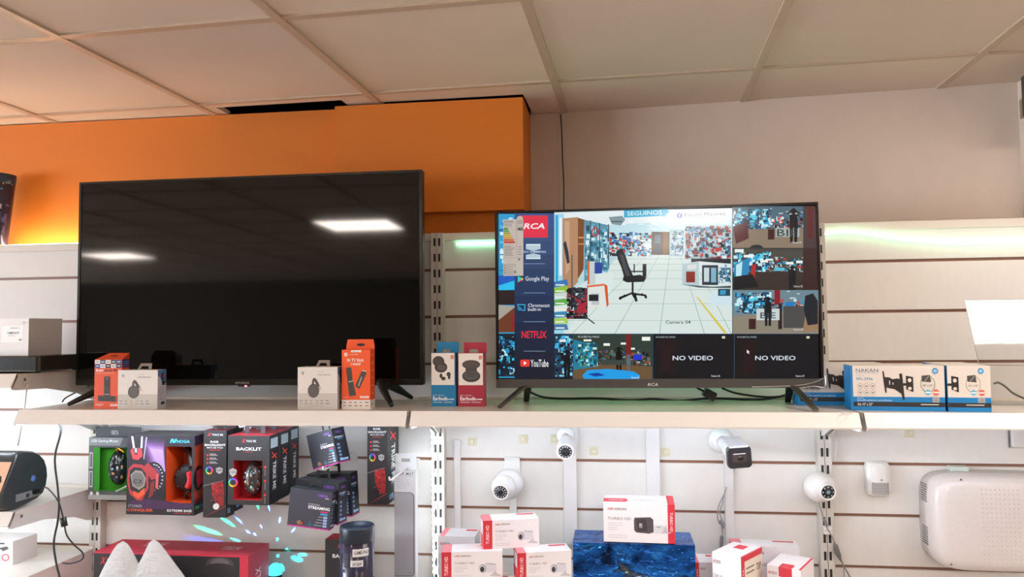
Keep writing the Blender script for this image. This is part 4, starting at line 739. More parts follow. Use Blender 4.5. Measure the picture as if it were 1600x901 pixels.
def mouse_carton(x, y, z, w_, d, h, lab, win=True, rz=0):
    t = thing('mouse_carton', lab, 'box', (x, y, z), rz, 'backlit mouse cartons'); m = MB(); K = '2a282a'
    wn = (.14, .36, .83, .93)
    if win: window_shell(m, w_, d, h, wn, K, 'b01c24', 'b42c38')
    else: m.box(0, w_, 0, d, 0, h, K, 'card', skip='T'); m.box(0, w_, 0, d, h-1e-4, h, 'b42c38', 'card', skip='D')
    m.face('F', w_, d, h); xlogo(m, .33, .05, .68, .10); m.text('BACKLIT', .20, .17, .81, .215, 'f0f0f0', .05); m.rect(.40, .235, .60, .24, 'c83030')
    if win:
        for k in range(3): m.poly([(.83-.03*k, .36), (.999, .36), (.999, .93), (.83, .93)], '2a282a') if k == 0 else None
        m.ring(.13, .68, .115, .065, .35, HUE, 20); m.ell(.13, .68, .07, .04, '2a2224', 12); m.poly([(.03, .50), (.12, .47), (.22, .50), (.20, .56), (.12, .60), (.05, .56)], 'a8a6a4'); m.text('7 LED', .06, .51, .19, .545, '333333', .02)
        for k in range(3): m.ell(.90, .45+k*.20, .03, .02, 'c83030', 8); m.lines(.885, .48+k*.2, .915, .58+k*.2, 6, '8a8a8a', .4)
    m.face('R', w_, d, h); m.rect(0, 0, 1, 1, '12161b'); m.rect(.12, .05, .85, .19, 'b4c6cc'); m.lines(.2, .07, .8, .17, 4, '98aab2', .3); xlogo(m, .26, .24, .74, .80, -90); m.build('carton', t)
    if win: mouse(t, (w_*.52, .030, h*.36), .92, '3a3432', ('7ac4d8', 'd8b080', 'b0a090'))
    return t
for k, lab in enumerate(('front black and red boxed mouse of the row of three on a hook', 'second black and red mouse carton, behind the windowed one', 'rearmost black and red mouse carton in the row of three on a hook')):
    t = mouse_carton(a.x+k*.0015, y+k*.068, a.z+[0, .002, .006][k], wb, .065, hb, lab, k == 0); tabs(t, wb, .065, hb, '3a3234')
# streaming microphone style boxes
def streaming(x, y, z, w_, d, h, rot, lab, col='20232b', face2='1b1e25'):
    t = thing('streaming_gear_box', lab, 'box', (x, y, z), 0, 'streaming gear boxes', rot); m = MB(); m.box(0, w_, 0, d, 0, h, col, 'card'); m.face('F', w_, d, h)
    m.text('OBSA', .66, .08, .90, .15, '8a5ac0', .03); m.rect(.84, .17, .93, .19, 'c8c8d0'); m.text('PROFESSIONAL', .46, .35, .74, .39, 'b8bac4', .01); m.text('STREAMING', .46, .41, .97, .49, 'f4f4f6', .05); m.rect(.76, .52, .93, .56, 'c03a70'); m.rect(.76, .58, .93, .62, '3a9ad0')
    for k in range(4): m.rect(.93-.09, .65+k*.075, .93, .705+k*.075, '9ab4dc'); m.rect(.72-.03*k, .67+k*.075, .82, .685+k*.075, 'a8aab4')
    m.ell(.30, .89, .10, .09, '3c2a28', 16); m.ell(.28, .88, .06, .06, '7a6a50', 12); m.ell(.33, .90, .04, .04, 'a83c30', 12); m.poly([(.42, .91), (.5, .88), (.54, .80), (.56, .88), (.64, .91), (.56, .93), (.52, .96), (.5, .92)], '2c5a72')
    m.rect(0, .965, .999, .999, 'b42a80'); m.face('R', w_, d, h); m.rect(0, 0, 1, 1, face2); m.text('OBSA', .2, .09, .7, .15, '8a5ac0', .03); m.text('STREAMING', .1, .24, .8, .29, 'e8e8ee', .03); m.rect(.3, .31, .7, .33, '3a9ad0')
    for k in range(5): m.rect(.2, .45+k*.1, .4, .5+k*.1, '7a9ad0')
    m.rect(.2, .88, .85, .93, '9ac0e0'); m.rect(0, .965, .999, .999, 'a42a78'); m.face('T', w_, d, h); m.rect(.0, 0, .999, .999, '23262c'); m.build('carton', t)
    m = MB(); y0 = d*.6
    for q0, q1, r0, r1 in ((.36, .68, .018, .026), (.36, .42, 0, .018), (.62, .68, 0, .018)): m.box(w_*q0, w_*q1, y0, y0+.001, h+r0, h+r1, '1b1c20', 'card')
    m.build('hang_tab', t)
a = P(489.5, 734, -.20); streaming(a.x, -.20, a.z, .098, .056, .103, (0, -.27, -.34), 'black streaming gear box tilted on its hook, directly under the shelf')
a = P(448.5, 820, -.27); streaming(a.x, -.27, a.z, .127, .034, .108, (0, .10, -.02), 'dark streaming gear box at the front of the tilted stack of three', '3a3a46', '15171d')
a = P(448.5+7, 816, -.225); streaming(a.x+.003, -.212, a.z+.003, .145, .05, .120, (0, .03, -.18), 'middle streaming gear box in the tilted stack of three')
a = P(480, 812, -.15); streaming(a.x+.0, -.140, a.z+.006, .145, .05, .128, (0, -.06, -.12), 'rearmost streaming gear box in the tilted stack of three')
# tall mousepad carton right, desk mat sleeve
a = P(574, 788, -.15); b_ = P(605.5, 788, -.15); pad_box(a.x, -.15, a.z, b_.x-a.x, .12, 1.334-a.z, 'tall black carton with red artwork hanging near the middle upright', True, 'x mousepad')['group'] = 'mousepad cartons'
a = P(616, 735, -.12); b_ = P(649, 735, -.12); w_ = b_.x-a.x; z0 = .80; h = a.z-z0; d = .028
t = thing('desk_mat_sleeve', 'long light grey desk mat package hanging left of the light strip', 'package', (a.x, -.12, z0)); m = MB(); m.box(0, w_, 0, d, 0, h, 'd3d3d6', 'card'); m.face('F', w_, d, h)
m.text('DESK MAT', .08, .012, .92, .035, '4c4c50', .01); m.rect(.05, .042, .85, .044, '6a6a6e'); m.lines(.08, .055, .85, .15, 7, '9a9a9e', .2, random.Random(3))
m.poly([(0, .172), (.80, .172), (.93, .19), (.95, .22), (.95, .82), (.88, .845), (0, .85)], '6c6a70'); m.poly([(0, .177), (.78, .177), (.88, .193), (.90, .22), (.90, .815), (.84, .838), (0, .843)], 'a19fa4'); m.rect(.6, .815, .8, .82, '8a888c')
m.face('R', w_, d, h); m.rect(0, 0, 1, 1, 'bcbcc0'); m.build('sleeve', t)
m = MB(); m.box(0, w_, .012, .014, h, h+.05, 'e0e2e4', 'card'); m.box(w_*.3, w_*.7, .0115, .0118, h+.025, h+.035, '9a9c9e', 'card'); m.build('hang_tab', t)
# boxed mouse behind the tube
a = P(508, 901, -.20); b_ = P(566, 901, -.20); zt = P(508, 842, -.20).z
mouse_carton(a.x, -.20, .736, b_.x-a.x, .065, zt-.736, 'black boxed mouse standing behind the dark tube', False)
# tubes
def tube_can(name, lab, base, r, h, rot, stickers):
    t = thing(name, lab, 'tube', base, 0, 'printed mousepad tubes', rot)
    m = MB(); m.lathe([(r*.98, 0), (r, .002), (r, h*.865), (r*.99, h*.866)], '262238', 'gloss', 32); n = 5e-4
    def cyl(a0, a1, z0, z1, col):
        k = 8; pts = []
        for i in range(k+1):
            t_ = a0+(a1-a0)*i/k; pts.append(t_)
        vs = [((r+n)*math.cos(q), (r+n)*math.sin(q), z) for q in pts for z in (z0, z1)]
        m.add(vs, [(2*i, 2*i+2, 2*i+3, 2*i+1) for i in range(k)], col, 'card')
    cyl(0, 2*math.pi, h*.85, h*.866, 'c8a050')
    rr = random.Random(5)
    for k in range(26): q = -1.57+rr.uniform(-1.3, 1.3); z = rr.uniform(.15, .80)*h; cyl(q, q+rr.uniform(.1, .4), z, z+rr.uniform(.005, .03), rr.choice(['2e2a4a', '34305a', '221e34', '3a3060', '1c2040']))
    n = 9e-4
    s_txt = []
    def ctext(tx, ac, wa, z0, z1, col):
        vs, fs = glyphs(tx, .03, 0); m.add([((r+n+4e-4)*math.cos(ac-wa/2+wa*x), (r+n+4e-4)*math.sin(ac-wa/2+wa*x), z0+(z1-z0)*q) for x, q in vs], fs, col, 'card')
    stickers(cyl, ctext, h); m.build('sleeve', t)
    m = MB(); m.lathe([(r*1.0, h*.866), (r*1.015, h*.868), (r*1.015, h-.004), (r*.99, h), (r*.88, h), (r*.86, h-.008), (.001, h-.009)], '1d2a3a', 'satin', 32); m.build('cap', t)
def st1(cyl, ctext, h):
    cyl(-1.50, -.55, h*.765, h*.83, 'e4e6ea'); ctext('GAME-PAD', -1.0, .85, h*.785, h*.815, '2a2c34'); cyl(-1.62, -.90, h*.68, h*.735, 'dcdce2'); ctext('GP 3040', -1.25, .5, h*.69, h*.715, '4a4c56'); cyl(-1.9, -1.2, h*.2, h*.5, '3a2c5a'); cyl(-2.9, -2.75, h*.1, h*.85, '3a4ae0')
def st2(cyl, ctext, h):
    ctext('OBSIDIAN', -1.6, 1.6, h*.77, h*.80, '4a9ad8'); ctext('CHASE', -1.55, 1.75, h*.52, h*.575, 'f0e8f0'); ctext('MOUSE PAD', -1.3, .9, h*.47, h*.49, 'd83a6a'); cyl(-1.9, -1.1, h*.16, h*.17, 'c8a050'); cyl(-3.1, 0, h*.03, h*.04, 'c8a050')
a = P(558, 901, -.30); zt = P(558, 822, -.30).z
tube_can('mousepad_tube', 'dark purple cardboard tube with white price stickers, standing on the low shelf', (a.x, -.30, .736), .0475, zt-.736+.004, (0, 0, 0), st1)
a = P(-12, 383, .035)
tube_can('mousepad_tube', 'dark printed tube with blue cap leaning on the orange wall, top left', (a.x-.002, .045, 1.9055), .040, .262, (-.02, .10, 0), st2)
# red keyboard carton
y = -.25; a = P(147, 862, y); b_ = P(388, 868, y); w_ = b_.x-a.x; h = .943-.736; d = .135
t = thing('keyboard_carton', 'large red and black keyboard carton behind the plastic bag', 'box', (a.x, y, .736)); m = MB(); m.box(0, w_, 0, d, 0, h, 'c83048', 'card'); m.face('F', w_, d, h)
m.rect(0, .02, .945, 1, '262224'); xlogo(m, .04, .07, .20, .17); m.ell(.82, .14, .09, .12, '4a4446', 18); m.ell(.82, .12, .06, .08, '6a6264', 18); m.ell(.82, .22, .12, .11, '2c282a', 18)
m.poly([(.3, .40), (.9, .44), (.94, 1), (.3, 1)], '1a181a'); m.lines(.35, .28, .5, .33, 1, '6a6a6c')
for r_ in range(5):
    for k in range(22): m.rect(.32+k*.027, .47+r_*.1, .342+k*.027, .54+r_*.1, '3c3a3c' if (r_+k) % 5 else '6a6664')
m.face('R', w_, d, h); m.rect(0, 0, 1, 1, 'b82a48'); m.text('XTRIKE ME', .35, .25, .6, .85, 'f0d0d8', .03, 0, -90)
m.face('T', w_, d, h); m.text('XTRIKE ME', .76, .35, .88, .60, 'f0d0d4', .03); m.text('XTRIKE ME', .22, .2, .36, .5, 'f0d0d4', .03); m.build('carton', t)
# plastic bag: two gathered peaks
def bag_cone(m, px, py, zt, zb, rx, ry, seed, lean, q=.35):
    rr = random.Random(seed); seg, rings = 96, 30; ph = [rr.uniform(0, 6.28) for _ in range(6)]; vs = []; fs = []
    for i in range(rings+1):
        f = i/rings; z = zt+(zb-zt)*f; g = (q*f**.5+(1-q)*f**1.25)*.97+.012
        for k in range(seg):
            a_ = 2*math.pi*k/seg; fold = 1.04+(.12*abs(math.sin(2.5*a_+ph[0]+f*1.4))+.10*abs(math.sin(5.5*a_+ph[1]-f*2.2))-.09+.05*abs(math.sin(12*a_+ph[2]+4*f))+.03*math.sin(9*f+3*a_+ph[4]))*min(1, f*3)*(.6+.4*f)
            vs.append((px+lean*f+rx*g*fold*math.cos(a_), py+ry*g*fold*math.sin(a_), z+.003*math.sin(7*a_+ph[3])*f))
    for i in range(rings):
        for k in range(seg): fs.append((i*seg+k, (i+1)*seg+k, (i+1)*seg+(k+1) % seg, i*seg+(k+1) % seg))
    fs.append(tuple(range(seg))); m.add(vs, fs, 'f6f7f6', 'bag', True)
a = P(192, 845, -.31); b_ = P(241, 842, -.31); m = MB((a.x, -.31, .743))
bag_cone(m, a.x, -.310, a.z, .743, .118, .046, 3, -.006, .62); bag_cone(m, b_.x, -.312, b_.z, .743, .165, .048, 8, .045)
tag(m.build('plastic_bag'), 'white plastic bag with two gathered peaks in front of the red carton', 'bag')
# party light and its coloured beams
c0 = P(430, 889, -.09); t = thing('disco_light', 'small party light glowing cyan behind the right end of the red carton', 'lamp', (c0.x, -.09, .736))
m = MB(); m.lathe([(.034, 0), (.034, .01), (.015, .02), (.012, c0.z-.736-.055), (.021, c0.z-.736-.04), (.022, c0.z-.736-.015)], '1c1c20', 'gloss', 20); m.build('base', t)
m = MB(); zc = c0.z-.736; m.lathe([(.020, zc-.015), (.021, zc), (.018, zc+.010), (.010, zc+.017), (.001, zc+.020)], (.05, .75, .95, 1), 'glow1.3', 18); m.build('dome', t)
src = Vector((P(424, 868, -.03).x, -.032, P(424, 868, -.03).z))
beams = [(328, 829, 'g', 3.4, 1.3), (356, 815, 'g', 3.2, 1.6), (374, 813, 'b', 2.6, .9), (368, 843, 'c', 3.2, .7), (388, 831, 'b', 2.4, .8), (398, 834, 'b', 2.4, .7), (408, 822, 'b', 2.4, .9), (401, 786, 'g', 2.6, 1.0), (420, 790, 'b', 2.6, 1.3),
         (437, 812, 'b', 3.0, 1.0), (458, 828, 'b', 3.4, 1.0), (433, 842, 'c', 6.0, 1.0), (434, 868, 'c', 12.0, .30), (462, 872, 'c', 12.0, .7), (447, 858, 'c', 6.0, .8), (472, 866, 'c', 6.0, .7), (330, 846, 'b', 6.0, .5), (440, 885, 'c', 14.0, .3)]
for k, (u, v, cc, sz, e) in enumerate(beams):
    l = bpy.data.lights.new('beam', 'SPOT'); l.color = dict(g=(.0, 1, .35), b=(.03, .12, 1), c=(.0, .75, 1))[cc]; l.energy = e*22*(16/(sz*sz) if sz < 5 else 1)**.5; l.spot_size = math.radians(sz); l.spot_blend = .45; l.shadow_soft_size = .001
    ob = bpy.data.objects.new('beam', l); COL.objects.link(ob); ob.location = src; ob.rotation_euler = (P(u, v, 0)-src).to_track_quat('-Z', 'Y').to_euler()
# hooks
peg(P(163, 668, -.10).x+.0, -.20, 1.339, 'white display hook holding the green gaming mouse box', .018)
peg(-.80, -.27, 1.339, 'white display hook above the headset carton', .018)
peg(-.623, -.275, 1.339, 'white display hook above the narrow mousepad cartons', .018); peg(-.522, -.30, 1.339, 'white display hook above the black and red mouse cartons', .018)
peg(P(545, 722, -.05).x, -.27, 1.196, 'white display hook between the tilted streaming gear boxes'); peg(P(648, 717, -.02).x, -.30, 1.176, 'long white display hook in front of the tall black carton'); peg(P(634, 722, -.02).x, -.16, 1.190, 'white display hook holding the grey desk mat package')
# ================================================================== LEFT EDGE
zS = 1.4805; a = P(61, 556, -.335)
t = thing('receiver', 'flat black electronic device under the white carton, left edge', 'device', (a.x, -.335, zS)); hh = a.z-zS
m = MB(); m.rbox(-.42, 0, 0, .20, .004, hh, .012, '2b2823', 'gloss', axis='z'); m.build('housing', t)
m = MB(); m.box(-.40, -.01, -.0008, .0, .008, hh-.006, '1c1a17', 'gloss'); m.box(-.40, -.01, -.0012, -.0008, .006, .0075, '6a655c', 'metal'); m.build('front_panel', t)
for fx, fy in ((-.02, .02), (-.40, .02), (-.02, .18), (-.40, .18)):
    m = MB(); m.M = Matrix.Translation((fx, fy, 0)); m.lathe([(.008, 0), (.008, .005)], '151515', 'rubber', 12); m.build('foot', t)
b_ = P(44, 551, -.30); zt = P(44, 497, -.30).z; z0 = zS+hh+.0003; w_ = .30; h = zt-z0; d = .14
t = thing('white_carton', 'white carton with a code sticker on top of the black device, left edge', 'box', (b_.x-w_, -.30, z0)); m = MB(); m.box(0, w_, 0, d, 0, h, 'f2f0ef', 'card'); m.face('F', w_, d, h)
m.rect(.70, .20, .93, .64, 'ffffff'); m.text('180500-3', .80, .24, .90, .28, '6a6a6a', .01); m.text('1MREP', .77, .36, .90, .42, '3c3c3c', .03); m.text('CAM0002', .77, .45, .85, .48, '8a8a8a'); m.rect(.895, .55, .925, .60, '9a9a9a'); m.ring(.945, .12, .013, .035, .3, ['b05050', '6a6a8a'], 14); m.text('Conceptronic', .962, .095, .998, .14, 'b08a90')
m.face('R', w_, d, h); m.rect(0, 0, 1, 1, 'cfcbca'); m.build('carton', t)
m = MB(P(42, 600, -.30)); m.tube([P(43, 600, -.35), P(41, 612, -.33), P(39, 630, -.32), P(36, 650, -.32), P(31, 680, -.30), P(28, 695, -.28)], .0022, 'e4e2de', 'plastic'); tag(m.build('power_cable'), 'thin white cord hanging from the bracket of the upper left shelf', 'cable')
# rounded scanner
xs = -1.185; prof = [PX(u, v, xs) for u, v in ((27, 699), (40, 696.5), (54, 697), (64, 701), (71, 709), (75, 721), (76, 735), (74, 750), (69, 763), (58, 773), (42, 781), (30, 787), (18, 790), (8, 789), (1, 781), (2, 766), (9, 745), (21, 715))]
zlow = min(p.z for p in prof); dz = 1.0855-zlow
o = Vector((xs-.15, -.28, 1.0855)); t = thing('countertop_scanner', 'dark grey rounded desktop scanner with round blue badge, left edge', 'scanner', o)
m = MB(o); n = len(prof); cy = sum(p.y for p in prof)/n; cz = sum(p.z for p in prof)/n; rings = [(xs-.30, .90), (xs-.285, .98), (xs-.27, 1), (xs-.02, 1), (xs-.007, .985), (xs, .93)]; vs = []
for x_, k in rings: vs += [(x_, cy+(p.y-cy)*k, cz+(p.z-cz)*k+dz*1) for p in prof]
fs = [tuple(range(n)), tuple(range((len(rings)-1)*n, len(rings)*n))[::-1]]
for j in range(len(rings)-1): fs += [(j*n+i, (j+1)*n+i, (j+1)*n+(i+1) % n, j*n+(i+1) % n) for i in range(n)]
m.add(vs, fs, '33383b', 'gloss', False); hs = m.build('housing', t)
for p_ in hs.data.polygons: p_.use_smooth = len(p_.vertices) == 4
f0, f1 = prof[17], prof[14]; dn = Vector((0, f1.z-f0.z, -(f1.y-f0.y))).normalized()
m = MB(o); A_ = prof[17].lerp(prof[0], .1); B2 = prof[15]; off = Vector((0, -.0015, .0)); q0 = Vector((0, A_.y, A_.z+dz))+off; q1 = Vector((0, B2.y, B2.z+dz))+off
m.add([(xs-.27, q0.y, q0.z), (xs-.005, q0.y, q0.z), (xs-.005, q1.y, q1.z), (xs-.27, q1.y, q1.z)], [(3, 2, 1, 0)], 'e8b89a', 'gloss'); m.add([(xs-.27, q0.y-.0005, q0.z), (xs-.005, q0.y-.0005, q0.z), (xs-.005, q0.y-.001, q0.z-.006), (xs-.27, q0.y-.001, q0.z-.006)], [(3, 2, 1, 0)], '1f2a6a', 'gloss'); m.build('glass_window', t)
m = MB(o); p = PX(52, 740, xs); m.M = frame((xs-.001, p.y, p.z+dz), (1, 0, 0)); m.lathe([(.009, 0), (.009, .002), (.007, .003)], '5a78c8', 'gloss', 20); m.M = Matrix.Identity(4); m.build('badge', t)
m = MB(o); p = PX(45, 765, xs); m.box(xs-.002, xs+.0008, p.y-.05, p.y+.045, p.z+dz-.011, p.z+dz+.010, '7d8184', 'satin'); p = PX(43, 766, xs); m.box(xs-.001, xs+.0012, p.y-.006, p.y+.006, p.z+dz-.006, p.z+dz+.005, '141414', 'plastic'); p = PX(55, 760, xs); m.box(xs, xs+.014, p.y-.012, p.y+.012, p.z+dz-.006, p.z+dz+.006, '181a1c', 'plastic'); m.build('port_panel', t)
yc = -.40
m = MB(P(94, 664, -.37)); m.tube([P(93, 662, -.36), P(95, 668, -.37), P(94, 680, -.385), P(87, 706, yc), P(86, 726, yc), P(90, 760, yc), P(92, 790, yc), P(90, 815, yc), P(84, 848, yc), P(88, 880, yc), P(93, 901, yc), P(96, 925, yc)], .0028, '2c3034', 'rubber'); tag(m.build('power_cable'), 'dark cable hanging down from the shelf past the scanner', 'cable')
p = PX(55, 760, xs); p = Vector((xs+.014, p.y, p.z+dz)); t = thing('power_cable', 'dark cable with a ferrite lump running from the scanner port', 'cable', p)
m = MB(p); m.tube([p, P(70, 761, -.36), P(80, 768, -.38), P(91, 783, yc-.006), P(96, 798, yc), P(100, 815, yc), P(104, 835, yc), P(115, 850, yc+.02), P(128, 862, yc+.03), P(130, 871, yc+.03), P(122, 877, yc+.03), P(108, 880, yc+.03), P(97, 879, yc+.03)], .0021, '2c3034', 'rubber'); m.build('cord', t)
m = MB(p); a = P(98, 808, yc); b_ = P(101, 822, yc); m.tube([a, b_], .0085, '1c1e20', 'plastic', 10, True, False); m.build('ferrite_core', t)
w_, d, h = .20, .10, .075; b_ = P(19.5, 875, -.22); t = thing('white_carton', 'white carton with red print on the lowest shelf, left edge', 'box', (b_.x-w_, -.22, .8855)); h = P(19, 846, -.22).z-.8855
m = MB(); m.box(0, w_, 0, d, 0, h, 'e8e4e2', 'card'); m.face('F', w_, d, h); m.ell(.88, .68, .07, .16, 'c85a5c', 16); m.ell(.88, .68, .045, .10, 'ece4e2', 16); m.rect(.72, .05, .86, .12, '3a3436'); m.poly([(.76, .28), (.9, .2), (.94, .3), (.84, .42)], '4a4040'); m.rect(.70, .5, .78, .56, 'c84a4a'); m.build('carton', t)
# ================================================================== SECURITY CAMERAS ON THE PANEL
def plate(x, z0, z1, w_, lab, y=-.0, th=.011, name='cable_trunking', cat='cable cover'):
    m = MB((x, y, z0)); m.box(x-w_/2, x+w_/2, y-th, y-.0005, z0, z1, 'e2e0df', 'satin'); m.box(x-w_/2-.0006, x-w_/2+.0015, y-th-.0006, y-th, z0, z1, 'cfccca', 'satin'); return tag(m.build(name, bevel=.0012), lab, cat)
def tr(u0, u1, v0, v1, lab):
    a = P(u0, v0, -.01); b_ = P(u1, v1, -.01); plate((a.x+b_.x)/2, b_.z, a.z, abs(P(u1, v0, -.01).x-a.x), lab)
tr(709.5, 719.5, 687, 830, 'narrow white cable trunking beside the middle upright'); tr(796.5, 807, 776, 850, 'short white cable trunking below the ball camera')
tr(880, 901, 664, 850, 'wide white cable trunking below the small bullet camera'); tr(1010, 1031.5, 662, 850, 'wide white cable trunking behind the big camera carton'); tr(1133, 1147, 700, 901, 'white cable trunking below the black-faced bullet camera')
def leds(m, r, n=12, z=.0008):
    for k in range(n): m.M_ = 0; a_ = 2*math.pi*k/n; m.ball((r*math.cos(a_), r*math.sin(a_), z), (.0022, .0022, .0012), 'e8e8f0', 'gloss', 6, 4)
def camera_face(parent, o, M, R, lens='14161a', n=12, ring='e6e4e2'):
    m = MB(o); m.M = M; m.lathe([(R*1.38, -.006), (R*1.38, .001), (R*1.30, .004), (R*1.12, .005), (R*1.02, .001)], ring, 'satin', 32); m.build('front_ring', parent)
    m = MB(o); m.M = M; m.lathe([(R*1.03, .000), (R*1.0, .0022), (.001, .0024)], '1b1a1d', 'gloss', 28); 
    for k in range(n): a_ = 2*math.pi*k/n; m.ball((R*.80*math.cos(a_), R*.80*math.sin(a_), .003), (.0021, .0021, .0010), 'd8d8e4', 'gloss', 6, 4)
    ir = m.build('infrared_panel', parent)
    m = MB(o); m.M = M; m.lathe([(R*.50, .002), (R*.48, .005), (R*.36, .0052), (R*.33, .004)], '2a2b30', 'satin', 24); m.ball((0, 0, .003), (R*.33, R*.33, .004), lens, 'gloss', 14, 8); m.build('lens', ir)
# ball camera
a = P(792, 757, -.035); o = Vector((a.x, -.012, a.z)); t = thing('security_camera', 'white ball security camera on a plate, tilted down left', 'camera', o)
q = P(801.5, 745, -.012); m = MB(o); m.box(q.x-.026, q.x+.022, -.012, -.004, P(801, 768, -.01).z, P(801, 716, -.01).z, 'e6e5e4', 'satin'); m.box(q.x-.026, q.x+.022, -.016, -.0005, P(801, 718, -.01).z, P(801, 714, -.01).z, 'dedddc', 'satin'); m.M = frame((q.x-.003, -.012, P(801, 738, -.01).z), (0, -1, 0)); m.lathe([(.004, 0), (.003, .002)], '8a8886', 'metal', 10); m.build('mounting_plate', t)
D_ = Vector((-.12, -1, -.22)).normalized(); m = MB(o); m.M = frame((a.x+.006, -.014, a.z+.002), (-.05, -1, -.05)); m.lathe([(.044, 0), (.0455, .006), (.045, .020), (.041, .028), (.030, .034)], 'e4e3e4', 'satin', 36); m.build('base', t)
c_ = P(787, 761, -.065); m = MB(o); m.ball(c_, .0375, 'e8e8ea', 'satin', 28, 18); m.build('ball_housing', t); camera_face(t, o, frame(c_+D_*.0335, D_), .0195)
# small bullet camera pointing at the viewer
a = P(884, 677, -.02); o = Vector((a.x, -.012, a.z)); t = thing('security_camera', 'small white bullet security camera under the shelf, seen head-on', 'camera', o)
m = MB(o); m.box(P(881, 680, -.012).x, P(904, 680, -.012).x, -.016, -.0115, P(890, 693, -.012).z, 1.335, 'e4e3e2', 'satin'); m.build('mounting_plate', t)
m = MB(o); m.M = frame((a.x, -.017, a.z-.004), (0, -1, -.15)); m.lathe([(.028, 0), (.029, .004), (.026, .018), (.016, .026)], 'e6e6e6', 'satin', 28); m.build('base', t)
c_ = P(883.5, 705, -.125); D_ = Vector((-.03, -1, -.30)).normalized(); m = MB(o); m.tube([(a.x, -.035, a.z-.004), (a.x, -.052, a.z-.010), c_-D_*.055], [.012]*3, 'e0e0e0', 'satin', 14, True, False)
m.M = frame(c_, D_); m.lathe([(.012, -.068), (.024, -.062), (.0262, -.05), (.0270, -.004), (.0262, 0), (.02, .0)], 'e8e8e9', 'satin', 32); m.build('body', t); camera_face(t, o, frame(c_+D_*.001, D_), .0195)
# black-faced bullet camera
a = P(1127, 688, -.01); o = Vector((a.x, -.001, a.z)); t = thing('security_camera', 'white bullet security camera with square black front, under the shelf', 'camera', o)
m = MB(o); m.M = frame((a.x, -.001, a.z), (-.0, -1, .0)); m.lathe([(.037, 0), (.038, .006), (.036, .014), (.026, .030), (.020, .034)], 'e6e6e8', 'satin', 36); m.build('base', t)
c_ = P(1155, 714, -.17); D_ = Vector((.06, -1, -.10)).normalized(); m = MB(o); m.tube([(a.x, -.03, a.z), (a.x+.004, -.045, a.z-.004), c_-D_*.085+Vector((0, 0, .004))], .019, 'e0e0e2', 'satin', 16, True, False); m.build('arm', t)
m = MB(o); m.M = frame(c_, D_); m.lathe([(.015, -.11), (.027, -.104), (.0295, -.092), (.0305, -.015), (.030, -.008)], 'e3e3e6', 'satin', 32); m.build('body', t)
m = MB(o); m.M = frame(c_, D_, (-.08, 0, 1)); m.rbox(-.034, .034, -.031, .031, -.012, .004, .012, '222024', 'plastic', 5, 'z'); m.build('front_hood', t)
m = MB(o); m.M = frame(c_, D_, (-.08, 0, 1)); m.rbox(-.021, .021, -.014, .014, .004, .0062, .003, '3a2f2c', 'gloss', 4, 'z'); m.box(-.017, .017, .010, .0125, .0062, .0068, 'c8c8cc', 'gloss'); m.ball((.002, -.002, .006), (.008, .008, .003), '1a1412', 'gloss', 14, 6); m.build('lens_window', t)
m = MB(o); m.M = frame(c_, D_, (-.08, 0, 1)); m.rbox(-.026, .026, .029, .033, -.10, .008, .0015, 'd8d8dc', 'satin', 3, 'z'); m.build('sun_shield', t)
# egg camera on the right upright
a = P(1280, 762, -.05); o = Vector((a.x, -.031, a.z)); t = thing('security_camera', 'white egg-shaped security camera on the right upright, looking right', 'camera', o)
D0 = Vector((.25, -1, -.06)).normalized(); m = MB(o); m.M = frame((a.x-.004, -.032, a.z+.004), D0); m.lathe([(.040, 0), (.043, .008), (.0435, .022), (.041, .034), (.036, .044), (.028, .052)], 'e2ddda', 'satin', 36); m.build('base', t)
c_ = P(1291, 766.5, -.088); D_ = Vector((.16, -1, -.10)).normalized(); m = MB(o); m.ball(c_-D_*.014, .0275, 'e6e1de', 'satin', 24, 16); m.build('ball_housing', t); camera_face(t, o, frame(c_+D_*.010, D_), .0185, '7aa0aa', 8, 'e4dfdc')
# their cables
def cab(lab, segs, o_):
    t = thing('camera_cable', lab, 'cable', o_); 
    for nm, pts, r_, cc in segs: m = MB(o_); m.tube(pts, r_, cc, 'rubber', 8); m.build(nm, t)
cab('grey camera cable looped over itself beside the trunking of the black-faced camera', [('cord', [P(1135, 760, -.015), P(1132, 771, -.02), P(1123, 790, -.02), P(1121, 806, -.02), P(1124, 817, -.02), P(1128, 821, -.02), P(1129, 836, -.018), P(1127, 856, -.018)], .0016, '8b8c90'),
     ('cord_loop', [P(1132, 770, -.022), P(1129, 785, -.022), P(1125, 800, -.022), P(1128, 812, -.022), P(1130, 822, -.022)], .0016, '8b8c90'), ('connector', [P(1126, 812, -.024), P(1130, 819, -.024), P(1129, 824, -.024)], [.003]+[.0065]*8+[.004]*3, '84858a'),
     ('plug', [P(1128, 836, -.02), P(1127.5, 846, -.02), P(1126.5, 855, -.02)], [.003]+[.0055]*8+[.004]*3, '7c7d82')], P(1128, 800, -.02))
cab('grey cable with connectors dropping from the egg-shaped camera', [('cord', [P(1279, 785, -.045), P(1284, 800, -.045), P(1290, 820, -.045), P(1300, 838, -.043), P(1306, 852, -.042), P(1312, 868, -.038), P(1319, 885, -.03), P(1328, 901, -.015), P(1340, 925, -.015)], .0018, '8b8784'),
     ('cord_branch', [P(1303, 845, -.042), P(1304, 862, -.038), P(1312, 874, -.036), P(1318, 886, -.03), P(1319, 920, -.03)], .0014, '8b8784'), ('connector', [P(1305, 850, -.042), P(1309, 862, -.040), P(1313, 874, -.036)], [.0035]+[.0065]*9+[.004]*3, '6f6c6b'),
     ('sleeve', [P(1286, 808, -.046), P(1290, 816, -.046), P(1292, 822, -.046)], .0035, '77736f')], P(1290, 820, -.045))
